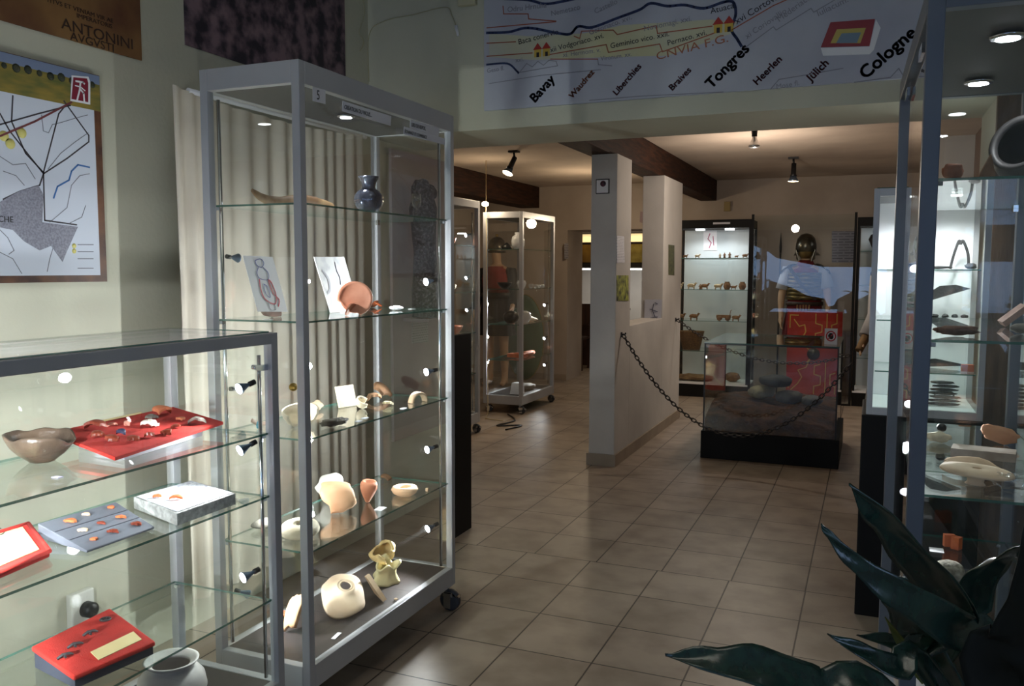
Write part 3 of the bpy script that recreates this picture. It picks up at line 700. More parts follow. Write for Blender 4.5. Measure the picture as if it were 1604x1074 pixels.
for s_, p, sz, dg, mt in (('Bavay', (222, 372), .092, 44, INK), ('Tongres', (856, 322), .098, 44, INK), ('Cologne', (1408, 288), .106, 41, INK),
        ('Waudrez', (358, 356), .060, 46, OR_), ('Liberchies', (516, 345), .060, 46, DRED), ('Braives', (716, 328), .060, 44, DRED), ('Heerlen', (1020, 308), .064, 44, DRED), ('Jülich', (1214, 294), .068, 44, DRED)):
    part('city_name', bold(s_, p, sz*.68, dg, .0034 if mt is INK else .0018), mt, t)
for s_, p, sz, dg in (('Baca conervio', (165, 160), .036, 8), ('xii Vodgoriaco. xvi.', (280, 188), .034, 9), ('Geminico vico. xxii.', (495, 174), .034, 6), ('Pernaco. xvi.', (700, 164), .034, 10), ('Atuaca', (855, 50), .036, 8), ('xvi Cortovallio', (948, 88), .040, 27)):
    part('station_name', btext(s_, p, sz, dg, INK), INK, t)
for s_, p, sz, dg in (('Odru Hrnuha', (125, 44), .036, 0), ('Nemetaco', (282, 58), .034, 6), ('Castello', (440, 50), .034, 18), ('Gesoriaco. xvi.', (420, 126), .034, 14), ('xi. Hermom. v.', (325, 205), .030, 2), ('Noviomagi. xxi.', (615, 112), .034, 6), ('xi Coriovallio', (985, 140), .034, 30), ('Mederiacum', (1100, 80), .036, 33), ('Iuliacum. xviii.', (1240, 60), .036, 22), ('Vironum. xx.', (460, 218), .028, 3), ('Mose fl.', (1090, 320), .03, 6), ('xxi.', (155, 224), .03, 4), ('Geso fl.', (52, 262), .03, 4)):
    part('faint_name', btext(s_, p, sz, dg, FAINT), FAINT, t)
part('orange_caption', btext('CNVIA F.G.', (660, 216), .050, 9, None, sx=1.3), OR_, t)
def towers(p, s_):
    c = W(740+p[0]/2.291, p[1]/2.291, 1, YB)
    h = part('town_sign', M().box(c.x, c.x+.036*s_, YB-.0012, YB, c.z, c.z+.036*s_).box(c.x+.046*s_, c.x+.082*s_, YB-.0012, YB, c.z, c.z+.036*s_), mat('town_yellow', (206, 172, 72)), t, 'twin yellow towers with red roofs')
    part('town_roof', M().prism([(c.x-.006*s_, YB-.0012, c.z+.036*s_), (c.x+.042*s_, YB-.0012, c.z+.036*s_), (c.x+.018*s_, YB-.0012, c.z+.068*s_)], (0, -.0006, 0)).prism([(c.x+.040*s_, YB-.0012, c.z+.036*s_), (c.x+.088*s_, YB-.0012, c.z+.036*s_), (c.x+.064*s_, YB-.0012, c.z+.068*s_)], (0, -.0006, 0)), mat('roof_red', (170, 46, 40)), h)
    part('town_door', M().box(c.x+.012*s_, c.x+.026*s_, YB-.0018, YB-.0012, c.z, c.z+.022*s_).box(c.x+.058*s_, c.x+.072*s_, YB-.0018, YB-.0012, c.z, c.z+.022*s_), INK, h)
towers((222, 206), .95); towers((866, 120), 1.0)
# fort drawing beside Cologne
f = part('fort_drawing', M().prism(bp(cz([(1250, 170), (1285, 80), (1445, 68), (1425, 165)]), .0006), (0, -.0008, 0)), mat('fort_red', (150, 58, 66)), t, 'red roofed fort drawing')
part('fort_wall', M().prism(bp(cz([(1250, 172), (1425, 167), (1425, 195), (1258, 200)]), .0006), (0, -.0008, 0)).prism(bp(cz([(1425, 165), (1448, 70), (1465, 100), (1440, 180), (1425, 195)]), .0006), (0, -.0008, 0)), WHITE, f)
part('fort_court', M().prism(bp(cz([(1285, 155), (1308, 105), (1412, 100), (1392, 155)]), .0016), (0, -.0006, 0)), mat('fort_yellow', (196, 176, 96)), f)
part('fort_pool', M().prism(bp(cz([(1305, 155), (1325, 120), (1395, 116), (1380, 154)]), .0024), (0, -.0006, 0)), mat('fort_blue', (120, 140, 158)), f)

# ================================================================== PARTITION: NOTICES, HOOKS, CHAINS
XP = -1.65
def sheet(name, label, px, ax, val, mt, cat='notice', th=.003, nrm=1, group=None):
    P = [W(a, b_, ax, val) for a, b_ in px]; e = [0, 0, 0]; e[ax] = th*nrm
    return one(name, label, cat, M().prism(P, e), mt, group)
PX = mat('notice_grey', (176, 176, 182))
t = thing('framed_notice', 'small black framed picture high on the near white pillar', 'notice', (-1.79, 5.79, 2.0))
a, b_ = W(934, 281, 1, 5.797), W(954.5, 303, 1, 5.797)
part('frame', M().box(a.x, b_.x, 5.788, 5.799, b_.z, a.z), SLOT, t)
part('print', M().box(a.x+.006, b_.x-.006, 5.786, 5.788, b_.z+.006, a.z-.006), WHITE, t)
part('printed_figure', M().lathe([(.001, 0), (.021, 0), (.021, .001), (.001, .001)], ((a.x+b_.x)/2+.005, 5.786, (a.z+b_.z)/2+.018), 14, (0, -1, 0)), mat('print_purple', (104, 50, 70), (40, 36, 46), .6, scale=60), t)
sheet('text_notice', 'narrow white text sheet on the near pillar, above the green photo', [(966, 369), (977, 370), (978, 411), (966, 412)], 0, XP+.001, textpaper('text_narrow', (236, 236, 244), (130, 130, 150), .008, .011, 'YZ'))
sheet('photo_print', 'green and yellow photo print on the side of the near pillar', [(966, 431), (984, 431), (984, 471), (966, 471)], 0, XP+.001, mat('green_photo', (190, 196, 84), (48, 54, 34), .5, scale=24), 'photo')
sheet('photo_strip', 'narrow olive photo strip on the side of the far pillar', [(1047, 383), (1056, 384), (1056, 431), (1047, 430)], 0, XP+.001, mat('olive_strip', (60, 62, 48), (110, 112, 66), .5, scale=30), 'photo')
sheet('drawing_sheet', 'white sheet with a pencil line drawing leaning on the far pillar at the sill', [(1010, 469), (1037, 469), (1035, 502), (1009, 503)], 1, 7.262, mat('sheet_sketch', (196, 198, 210), None), 'drawing')
m = M()
for pl in ([(1024, 476), (1022, 486), (1026, 496)], [(1018, 484), (1030, 488)], [(1019, 498), (1030, 496)], [(1026, 474), (1030, 476)]): m.stroke([W(a, b_, 1, 7.2585) for a, b_ in pl], .006, (0, -1, 0), .001)
part('pencil_lines', m, mat('thin_ink2', (88, 88, 110)), bpy.data.objects['drawing_sheet'])
sheet('sign_card', 'small white sign with red strokes on the pale wall above the sill opening', [(1003, 331), (1009, 332), (1009, 350), (1002, 348)], 1, 10.14, mat('dim_card', (150, 128, 130)))
def links(pts, L=.038, r=.0042, w=.011):
    P = [Vector(p) for p in pts]; m = M(); D = [0]
    for a, b_ in zip(P, P[1:]): D.append(D[-1]+(b_-a).length)
    n = int(D[-1]/(L*.78)); 
    for i in range(n):
        s_ = (i+.5)*D[-1]/n
        k = max(j for j in range(len(D)) if D[j] <= s_); k = min(k, len(P)-2)
        t_ = (P[k+1]-P[k]).normalized(); c = P[k]+t_*(s_-D[k]); side = t_.cross(Vector((0, 0, 1))).normalized()
        nn = side if i % 2 else t_.cross(side).normalized()
        ring = [c+t_*(L/2-w)*(1 if math.cos(a) > 0 else -1)+t_*w*math.cos(a)+nn*w*math.sin(a) for a in [2*PI*q/12+.01 for q in range(13)]]
        m.tube(ring, r, 5, cap=False)
    return m
def chain(label, A_, B_, sag, group=None):
    A_, B_ = Vector(A_), Vector(B_); pts = []
    for i in range(41):
        u = i/40; p = A_.lerp(B_, u); p.z -= sag*4*u*(1-u); pts.append(p)
    t = thing('barrier_chain', label, 'chain', (A_.x, A_.y, A_.z))
    part('links', links(pts), mat('dark_chain', (58, 54, 52), None, .5, .6), t)
    part('hook', M().tube([A_-Vector((.012, 0, 0)), A_+Vector((.012, 0, 0)), A_+Vector((.02, 0, .015))], .006, 8).obox(A_-Vector((.010, 0, 0)), .003, .012, .018), BLACKP, t, 'black wall hook')
chain('dark barrier chain hung from the near pillar across the front of the floor vitrine', (-1.635, 5.95, .935), (-.10, 5.9, .80), .60)
chain('dark barrier chain hung from the far pillar behind the floor vitrine', (-1.635, 7.80, .945), (-.15, 7.75, .68), .20)

# ================================================================== FLOOR VITRINE
t = thing('floor_vitrine', 'low glass floor vitrine on a black plinth showing soil and stones', 'display case', (-.65, 6.84, 0))
part('plinth', M().box(-1.135, -.167, 6.34, 7.36, 0, .205), BLACK, t, 'black plinth', bevel=.004)
X0, X1, Y0, Y1 = -1.121, -.190, 6.355, 7.35
for a in ((X0, X1, Y0, Y0+.006), (X0, X1, Y1-.006, Y1), (X0, X0+.006, Y0+.006, Y1-.006), (X1-.006, X1, Y0+.006, Y1-.006)):
    part('glass_panel', M().box(*a, .205, .860), PANE, t)
part('glass_top', M().box(X0-.004, X1+.004, Y0-.004, Y1+.004, .860, .868, side=1), [glass('vitrine_top_glass', (.8, .84, .83), f0=.08), EDGE], t)
m = M()
for x, y in ((X0, Y0), (X1-.006, Y0), (X0, Y1-.006), (X1-.006, Y1-.006)): m.box(x-.002, x+.008, y-.002, y+.008, .206, .860)
m.box(X0, X1, Y0-.003, Y0, .852, .860)
part('edge_strip', m, BLACKP, t)
# soil, a relief that rises towards the back left
def soilz(x, y):
    u, v = (x-X0-.01)/(X1-X0-.02), (y-Y0-.01)/(Y1-Y0-.02)
    return .30+.07*min(1, v*3)+.05*noise.noise(Vector((x*3, y*3, 1)))+.018*noise.noise(Vector((x*12, y*12, 2)))+.05*math.exp(-((u-.25)**2+(v-.5)**2)*12)
m = M(); n = 34; vs = []
for j in range(n+1):
    for i in range(n+1):
        u, v = i/n, j/n; x = X0+.010+(X1-X0-.02)*u; y = Y0+.010+(Y1-Y0-.02)*v
        vs.append((x, y, soilz(x, y)))
fs = [(j*(n+1)+i, j*(n+1)+i+1, (j+1)*(n+1)+i+1, (j+1)*(n+1)+i) for j in range(n) for i in range(n)]
o = len(vs); rim = [i for i in range(n+1)]+[(j+1)*(n+1)-1 for j in range(1, n+1)]+[n*(n+1)+i for i in range(n-1, -1, -1)]+[j*(n+1) for j in range(n-1, 0, -1)]
vs += [(vs[i][0], vs[i][1], .2055) for i in rim]
for q in range(len(rim)): r_ = (q+1) % len(rim); fs.append((rim[r_], rim[q], o+q, o+r_))
fs.append(tuple(o+q for q in range(len(rim))))
m.add(vs, fs, True); so = one('soil_bed', 'dark brown excavated soil filling the bottom of the floor vitrine', 'soil', m, SOIL); so['kind'] = 'stuff'
for (x, y, z, sx, sy, sz, mt, lb) in ((-.765, 6.86, 0, .085, .10, .045, mat('pale_stone', (170, 164, 136), (130, 124, 104), .9, scale=10, bump=.4), 'pale yellowish stone, left of the heap in the floor vitrine'),
        (-.555, 6.84, 0, .09, .10, .05, SLATE, 'broad grey slab in the middle of the heap in the floor vitrine'), (-.385, 6.86, 0, .07, .08, .035, SLATE, 'smaller grey stone at the right end of the heap in the floor vitrine'),
        (-.66, 6.86, 1, .125, .10, .042, mat('dark_slate', (84, 86, 86), (60, 62, 62), .8, scale=8, bump=.5), 'dark flat grey stone lying on top of the heap in the floor vitrine')):
    m = M().rock(sx, sy, sz, sx*100, .22, 1.4, 3, .75).rot(.05, .05, x)
    zz = max(soilz(x+a*sx, y+b_*sy) for a in (-.8, 0, .8) for b_ in (-.8, 0, .8))
    m.drop((x, y, zz+(.102 if z else -.004))); one('stone', lb, 'stone', m, mt, 'stones in the floor vitrine')
t = thing('no_touching_sign', 'small white do-not-touch sign with a red ring standing on the floor vitrine', 'sign', (-.27, 6.5, .869))
a, b_ = W(1292, 516, 1, 6.50), W(1311, 540, 1, 6.50)
part('card', M().obox(((a.x+b_.x)/2, 6.50, .869+.058), .043, .0015, .058, (-.0, 0, 0)), WHITE, t)
part('red_ring', M().tube([((a.x+b_.x)/2+.031*math.cos(q*PI/10), 6.4975, .930+.034*math.sin(q*PI/10)) for q in range(21)], .004, 6, cap=False).obox(((a.x+b_.x)/2, 6.4975, .93), .003, .001, .032, (0, .7, 0)), mat('sign_red', (190, 40, 50)), t)
part('black_hand', M().rock(.018, .002, .022, 5).move(((a.x+b_.x)/2, 6.4985, .930)), SLOT, t)

# ================================================================== THINGS ON THE SHELVES
def put(name, label, cat, m, mt, px, py, z, group=None, dz=.001):
    q = W(px, py, 2, z); m.drop((q.x, q.y, z+dz))
    lim = ((-1.915, -1.575, 1.0, 1.925) if any(abs(z-k_) < .045 for k_ in (L1, L2, L3)) and q.y < 2.03 else (-1.888, -1.572, 2.115, 3.03)) if px < 760 else (.135, .425, 2.10, 3.03)
    xs = [v.x for v in m.v]; ys = [v.y for v in m.v]
    dx = max(0, lim[0]-min(xs)) or min(0, lim[1]-max(xs)); dy = max(0, lim[2]-min(ys)) or min(0, lim[3]-max(ys))
    m.move((dx, dy, 0)); return one(name, label, cat, m, mt, group)
def sh(w, d, th, bend, seed, rx=0, ry=0, rz=0, ribs=0): return M().sherd(w, d, th, bend, seed, ribs).rot(rx, ry, rz)
def card(name, label, px, py, z, w, d, mt=LABEL, rz=0, cat='label', th=.0012, group=None): return put(name, label, cat, M().obox((0, 0, 0), w/2, d/2, th/2, (0, 0, rz)), mt, px, py, z, group)

# --- low case, top shelf
q = W(66, 736, 2, L1)
prof = [(.028, 0), (.032, .004), (.050, .018), (.068, .038), (.078, .058), (.081, .070)]
def bowl_brk(r, z, a):
    top = .070-.020*max(0, math.sin(a*1+.9))-.006*math.sin(3*a)-.003*math.sin(7*a)
    return (r, z) if z <= top else (r-(z-top)*.3, top+(z-top)*.04)
put('pottery_bowl', 'grey-brown broken pottery bowl on the top shelf of the low case', 'bowl', M().shell(prof, .006, n=40, brk=bowl_brk), GREYB, 66, 722, L1)
card('label', 'pale violet label in front of the grey-brown bowl', 90, 748, L1, .022, .014, mat('violet_label', (172, 168, 196)))
def zb(x, y): return .986-.0684*(x+1.917)+.00837*(y-1.517)          # top of the sloping red board
def onboard(px, py):
    z = .98
    for _ in range(12): q = W(px, py, 2, z); z = zb(q.x, q.y)
    q.x = min(max(q.x, -1.915), -1.58); return Vector((q.x, q.y, zb(q.x, q.y)))
rb = [onboard(a, b_) for a, b_ in ((78, 676), (180, 716), (350, 660), (256, 634))]
t = thing('felt_board', 'sloping red felt board carrying sherds on the top shelf of the low case', 'display board', (-1.77, 1.68, L1+.001))
part('felt_panel', M().prism([p-Vector((0, 0, .009)) for p in rb], (0, 0, .009)), REDFELT, t, bevel=.002)
cc = sum(rb, Vector())/4
ins = [cc+(p-cc)*.72-Vector((0, 0, .0095)) for p in rb]
low4 = [Vector((p.x, p.y, L1+.001)) for p in ins]
part('wedge_support', M().add(low4+ins, [(3, 2, 1, 0), (4, 5, 6, 7), (0, 1, 5, 4), (1, 2, 6, 5), (2, 3, 7, 6), (3, 0, 4, 7)]), LABEL, t, 'pale wedge under the board')
def sl(lb): return lb+' on the red felt board'
SH = [(148, 673, .060, .046, .006, 1.6, 11, TERRAD, 'large glossy dark brown samian sherd, farthest left'), (176, 668, .030, .018, .004, 1.2, 12, mat('pink_clay', (206, 140, 120), (178, 100, 84), .6, scale=20), 'pinkish brown splinter'),
      (200, 666, .034, .018, .005, 1.5, 13, mat('rose_clay', (214, 156, 140), (196, 130, 112), .6, scale=20), 'small rose coloured sherd'), (238, 656, .038, .030, .005, 1.2, 15, GREYC, 'grey flat sherd behind the white ribbed one'),
      (256, 650, .060, .042, .006, 1.5, 16, TERRA, 'largest orange sherd, at the back'), (283, 659, .030, .022, .005, .8, 17, TERRA, 'small orange sherd near the back right'),
      (307, 665, .050, .036, .006, 1.7, 18, GREYC, 'curved grey-green sherd at the right end'), (276, 671, .028, .016, .005, 1.5, 19, TERRAD, 'small orange-brown sherd at right centre'),
      (262, 681, .036, .022, .006, 1.5, 20, TERRAD, 'dark brown oval sherd at the front right'), (189, 681, .028, .018, .007, 1.5, 21, mat('blue_clay', (48, 54, 84), (34, 38, 60), .5, scale=20), 'dark blue sherd'),
      (154, 686, .038, .034, .006, 1.7, 22, TERRAD, 'glossy reddish sherd at the left centre'), (176, 692, .036, .030, .006, 1.7, 23, TERRAD, 'relief decorated brown sherd near the front left corner'),
      (208, 692, .040, .030, .006, 2.0, 24, TERRAD, 'glossy curved brown sherd at the front edge'), (234, 685, .026, .016, .006, 1.2, 25, TERRAD, 'small brown sherd at the front centre')]
def putb(name, label, cat, m, mt, px, py):
    q = onboard(px, py); m.drop((q.x, q.y, q.z+.0006)); return one(name, label, cat, m, mt, 'sherds on the red felt board')
for (px, py, w, d, th, bn, sd, mt, lb) in SH:
    putb('pottery_sherd', sl(lb), 'pottery sherd', sh(w*1.15, d*1.25, th*1.1, bn*1.25, sd, .10, .08, sd*.9), mt, px, py)
putb('pottery_sherd', sl('white ribbed fan-shaped sherd'), 'pottery sherd', sh(.054, .040, .007, 1.4, 14, 0, .1, .3, ribs=26), mat('white_glaze', (236, 228, 214), None, .35), 233, 668)
q = onboard(186, 652); one('wooden_strip', 'pale cream strip lying along the back edge of the red felt board', 'strip', M().stroke([onboard(156, 661)+Vector((.006, 0, .001)), onboard(214, 647)+Vector((.006, 0, .001))], .006, (0, 0, 1), .004), PARCH)

# --- low case, second shelf
t = thing('red_tray', 'red felt tray holding a parchment sheet at the left end of the low case', 'tray', W(20, 850, 2, L2+.001))
P = [W(a, b_, 2, L2+.016) for a, b_ in ((-70, 850), (-20, 905), (78, 863), (0, 812))]
c = sum(P, Vector())/4
P = [Vector((min(max(p.x, -1.900), -1.575), max(p.y, .995), p.z)) for p in P]
part('tray_board', M().prism(P, (0, 0, -.014)), REDFELT, t, bevel=.004)
m = M()
for i in range(4): m.tube([P[i], P[(i+1) % 4]], .005, 8)
part('tray_rim', m, REDFELT, t)
Q = [c+(p-c)*.80+Vector((0, 0, .001)) for p in P]
part('parchment_sheet', M().prism(Q, (0, 0, .0015)), PARCH, t, 'cream parchment sheet')
one('metal_brooch', 'thin grey wire brooch lying on the back of the red tray', 'brooch', M().tube([W(-2+9*math.cos(a*PI/8), 832+5*math.sin(a*PI/8), 2, L2+.0195) for a in range(14)], .0012, 6), IRON)
def wedge(px, zf, zb):
    F = [W(a, b_, 2, z) for (a, b_), z in zip(px, (zf, zf, zb, zb))]
    return F
# grey wedge plinth with small sherds
t = thing('wedge_plinth', 'grey sloping plinth with orange clay fragments on the second shelf of the low case', 'plinth', W(150, 840, 2, L2+.001))
A_, B_, C_, D_ = W(136, 866, 2, L2+.001), W(242, 828, 2, L2+.001), W(182, 806, 2, L2+.001), W(60, 842, 2, L2+.001)
top = [A_+Vector((0, 0, .006)), B_+Vector((0, 0, .006)), C_+Vector((0, 0, .035)), D_+Vector((0, 0, .035))]
m = M().add([A_, B_, C_, D_]+top, [(3, 2, 1, 0), (4, 5, 6, 7), (0, 1, 5, 4), (1, 2, 6, 5), (2, 3, 7, 6), (3, 0, 4, 7)])
part('sloping_block', m, GREYBLK, t, bevel=.002)
def ontop(u, v): return (top[0]*(1-u)+top[1]*u)*(1-v)+(top[3]*(1-u)+top[2]*u)*v
m = M().stroke([ontop(.02, .36), ontop(.98, .36)], .003, (0, 0, 1)).stroke([ontop(.02, .66), ontop(.98, .66)], .003, (0, 0, 1))
part('groove_line', m, mat('groove_dark', (64, 66, 76)), t)
slope = math.atan2(.029, (C_-B_).length)
for i, (u, v, w, d, mt, lb) in enumerate([(.28, .80, .034, .022, ORANGE, 'long rectangular orange fragment in the back row'), (.52, .86, .022, .014, PALE, 'pale fragment at the middle of the back row'), (.86, .86, .022, .014, ORANGE, 'orange fragment at the right of the back row'),
        (.26, .48, .026, .016, PALE, 'pinkish fragment at the left of the middle row'), (.52, .50, .024, .014, TERRAD, 'brown fragment in the middle row'), (.80, .50, .028, .016, ORANGE, 'orange fragment at the right of the middle row'),
        (.22, .18, .022, .014, ORANGE, 'small orange fragment at the left of the front row'), (.50, .20, .030, .016, TERRAD, 'brown fragment in the centre of the front row'), (.84, .20, .032, .018, TERRAD, 'brown fragment at the right of the front row')]):
    p = ontop(u, v); put_m = sh(w, d, .005, .8, 40+i, 0, 0, .35)
    put_m.drop((p.x, p.y, p.z-.001)); one('clay_fragment', lb+' of the grey wedge plinth', 'clay fragment', put_m, mt, 'fragments on the grey wedge plinth')
# pale block
t = thing('pale_plinth', 'pale grey block with a bright printed sheet on the low case second shelf', 'plinth', W(290, 805, 2, L2+.001))
T_ = [W(a, b_, 2, L2+.034) for a, b_ in ((209, 778), (277, 804), (369, 772), (300, 752))]
part('block', M().prism(T_, (0, 0, -.032)), mat('mottled_grey_white', (196, 198, 196), (150, 150, 148), .7, scale=60, bump=.3), t, bevel=.002)
c = sum(T_, Vector())/4
part('printed_sheet', M().prism([c+(p-c)*.93+Vector((0, 0, .001)) for p in T_], (0, 0, .001)), mat('sheet_print', (236, 238, 244), (190, 190, 206), .6, scale=90, lo=.45, hi=.6), t, 'bright white sheet')
for px, py, w, lb in ((246, 779, .028, 'small orange sherd at the left on the pale block'), (276, 782, .040, 'larger orange sherd at the centre of the pale block')):
    put('pottery_sherd', lb, 'pottery sherd', sh(w, w*.5, .006, 1.5, int(px), 0, 0, .5), ORANGE, px, py, L2+.0365, None, 0)

# --- low case, third shelf: red cushion on a dark wedge
t = thing('red_cushion_stand', 'red felt covered sloping stand with small fittings on the lowest shelf of the low case', 'display stand', W(150, 1010, 2, L3+.001))
A_, B_, C_, D_ = [W(a, b_, 2, L3+.001) for a, b_ in ((118, 1078), (240, 1024), (172, 984), (55, 1045))]
top = [A_+Vector((0, 0, .020)), B_+Vector((0, 0, .020)), C_+Vector((0, 0, .040)), D_+Vector((0, 0, .040))]
part('dark_base', M().add([A_, B_, C_, D_]+top, [(3, 2, 1, 0), (4, 5, 6, 7), (0, 1, 5, 4), (1, 2, 6, 5), (2, 3, 7, 6), (3, 0, 4, 7)]), mat('slate_blue_board', (52, 56, 68)), t, 'dark slate base')
c = sum(top, Vector())/4
cu = [c+(p-c)*1.05+Vector((0, 0, .0005)) for p in top]
part('felt_cushion', M().prism(cu, (0, 0, .012)), REDFELT, t, 'red felt top', bevel=.004)
top = [p+Vector((0, 0, .0125)) for p in cu]
part('caption_card', M().prism([ontop(.34, .10), ontop(.90, .13), ontop(.92, .34), ontop(.36, .32)], (0, 0, .0015)), PARCH, t, 'cream caption card')
for i, (u, v, lb) in enumerate(((.12, .44, 'bent fibula at the left'), (.30, .56, 'fibula second from the left'), (.54, .66, 'small cross-shaped fitting'), (.82, .80, 'round openwork fitting at the right'))):
    p = ontop(u, v)+Vector((0, 0, .003)); m = M()
    if i == 3:
        m.tube([p+Vector((.012*math.cos(a*PI/8), .012*math.sin(a*PI/8), 0)) for a in range(17)], .0025, 6, cap=False)
        for a in range(3): m.tube([p+Vector((.012*math.cos(a*PI/3), .012*math.sin(a*PI/3), 0)), p-Vector((.012*math.cos(a*PI/3), .012*math.sin(a*PI/3), 0))], .0015, 6)
    else:
        m.tube([p+Vector((-.006, -.016, 0)), p+Vector((-.002, -.004, .006)), p+Vector((.004, .008, .005)), p+Vector((.006, .018, 0))], [.003, .004, .004, .002], 8).tube([p+Vector((-.008, .002, .002)), p+Vector((.008, -.004, .002))], .003, 8)
    one('metal_fitting', lb+' on the red cushion', 'metal fitting', m, IRON, 'fittings on the red cushion')
# pot on the base board of the low case
prof = [(.038, 0), (.060, .012), (.082, .045), (.090, .080), (.084, .112), (.066, .134), (.054, .142), (.056, .148), (.068, .153), (.071, .158)]
q = W(268, 1032, 2, LB+.158)
one('grey_pot', 'round light grey pot with an everted rim on the base of the low case', 'pot', M().shell(prof, .007, (q.x, q.y, LB), n=44), mat('light_grey_ware', (176, 170, 166), (152, 148, 146), .7, scale=10, bump=.15))

# --- tall case, shelf 1
z = T1
pts = [W(a, b_, 0, -1.80) for a, b_ in ((420, 296), (436, 308), (462, 315), (500, 311), (540, 322))]
m = M().tube(smooth(pts), [.006, .007, .009, .011, .012, .013, .014, .015, .016, .017, .018, .019, .019, .020, .020, .020, .020, .019, .018, .017, .017, .016, .016, .015, .012][:25], 12, flat=.7)
m.drop((pts[2].x, pts[2].y, z+.001)); one('curved_horn', 'long brown curved horn-like piece on the highest shelf of the tall case', 'artifact', m, mat('horn_brown', (196, 162, 118), (146, 108, 74), .6, scale=14, bump=.3))
prof = [(.024, 0), (.028, .004), (.036, .010), (.048, .026), (.054, .045), (.052, .062), (.040, .078), (.026, .086), (.0235, .092), (.024, .100), (.028, .112), (.035, .124), (.038, .127), (.037, .130)]
def flute(r, z_, a):
    if .02 < z_ < .075: r *= 1-.07*abs(math.sin(a*4))**3
    return r, z_
q = W(578, 327, 0, -1.66)
jm = mat('black_glazed_ware', (120, 126, 146), (50, 54, 70), .16, .6, scale=10, coat=1.)
one('fluted_jar', 'glossy dark jar with flared neck and dented body on the highest shelf', 'jar', M().lathe([(.001, 0)]+prof+[(r-.004, z_) for r, z_ in reversed(prof[8:])]+[(.001, .09)], (q.x, q.y, z+.001), 48, brk=flute), jm)
q = W(690, 320, 0, -1.62)  # a reflection in the case, modelled as a clear glass shape
one('reflection_glass', 'clear goblet shape standing in for a reflection, right end of the highest shelf', 'glass', M().lathe([(.001, 0), (.02, .001), (.003, .006), (.003, .03), (.015, .045), (.019, .065), (.016, .09), (.0145, .09), (.0175, .065), (.013, .047), (.001, .036)], (q.x, 2.90, z+.001), 24), GLASS)
# --- tall case, shelf 2
z = T2
def standing_card(name, label, px, x, mt, th=.002):
    P = [W(a, b_, 0, x) for a, b_ in px]
    zl = min(p.z for p in P); 
    P = [Vector((p.x-(p.z-z)*.18, p.y, max(p.z, z+.001))) for p in P]
    t = thing(name, label, 'card', (x, P[0].y, z+.001)); part('card', M().prism(P, (-th, 0, 0)), mt, t)
    return t, P
def cu(P, u, v): return (P[0]*(1-u)+P[1]*u)*v+(P[3]*(1-u)+P[2]*u)*(1-v)+Vector((.0006, 0, 0))
t, P = standing_card('figure_card', 'white card with a blue and red figure drawing leaning on the second shelf', [(395, 400), (441, 402), (452, 488), (406, 488)], -1.76, WHITE)
def inkline(P, uv, w, mt, nm, t): 
    part(nm, M().stroke(smooth([cu(P, u, v) for u, v in uv], 4), w, (1, 0, .18), .0008), mt, t)
BLUEINK = mat('blue_ink', (92, 96, 160)); REDINK = mat('red_ink', (200, 62, 84))
inkline(P, [(.35, .92), (.55, .95), (.62, .88), (.50, .80), (.36, .84), (.35, .92)], .0022, BLUEINK, 'blue_head_outline', t)
inkline(P, [(.40, .80), (.30, .70), (.34, .60), (.60, .58), (.68, .70), (.56, .80)], .002, BLUEINK, 'blue_body_outline', t)
inkline(P, [(.32, .58), (.28, .40), (.34, .22), (.62, .14), (.74, .30), (.70, .52), (.62, .58)], .004, REDINK, 'red_drapery', t)
inkline(P, [(.62, .56), (.66, .34), (.80, .22), (.72, .10)], .004, REDINK, 'red_fold', t)
inkline(P, [(.42, .50), (.40, .34), (.52, .26), (.54, .44), (.42, .50)], .002, BLUEINK, 'blue_shield_outline', t)
inkline(P, [(.42, .20), (.42, .04), (.60, .04), (.60, .14)], .0016, mat('thin_ink', (120, 122, 134)), 'grey_leg_lines', t)
t, P = standing_card('drawing_card', 'white card with a dotted grey drawing behind the round terracotta piece', [(505, 402), (552, 402), (563, 487), (518, 490)], -1.78, mat('card_print', (226, 228, 228), (196, 198, 204), .6, scale=26, lo=.48, hi=.7))
inkline(P, [(.62, .9), (.60, .75), (.64, .62), (.60, .5)], .0035, mat('thin_ink2', (88, 88, 110)), 'dotted_line', t)
inkline(P, [(.14, .75), (.24, .6), (.2, .42), (.10, .36)], .010, mat('pale_blot', (176, 178, 188)), 'grey_blot', t)
put('curved_sherd', 'dark reddish-brown curved sherd in front of the figure card', 'pottery sherd', M().tube(smooth([Vector((0, -.05, .020)), Vector((0, -.035, .006)), Vector((0, 0, .001)), Vector((0, .045, 0))]), .012, 10, flat=.35), mat('dark_brick', (132, 84, 66), (98, 60, 46), .8, scale=20), 424, 497, z)
m = M().lathe([(.001, 0), (.026, 0), (.028, -.004), (.030, 0), (.052, .004), (.058, .010), (.060, .012), (.058, .016), (.050, .011), (.028, .007), (.001, .007)], n=44, brk=lambda r, z_, a: (r*(1-(.16 if math.sin(a*1.0+2.2) > .7 else 0)*(r > .04)), z_)).rot(0, 1.35, -1.0)
put('base_disc', 'round terracotta vessel base with a ring, standing upright on the second shelf', 'pottery base', m, mat('salmon_clay', (226, 158, 128), (208, 134, 104), .6, scale=20), 577, 494, z)
put('pottery_sherd', 'orange sherd leaning left of the round terracotta base', 'pottery sherd', sh(.07, .05, .005, .8, 61, 1.1, 0, -1.4), mat('salmon_clay', (226, 158, 128)), 548, 494, z)
put('pottery_sherd', 'small orange fragment right of the round terracotta base', 'pottery sherd', sh(.045, .03, .006, .8, 62, 0, .5, .3), ORANGE, 616, 478, z)
put('glass_fragment', 'cluster of bright white glassy fragments on the second shelf', 'fragment', M().rock(.022, .03, .008, 71, .4, 3), WHITE, 620, 486, z)
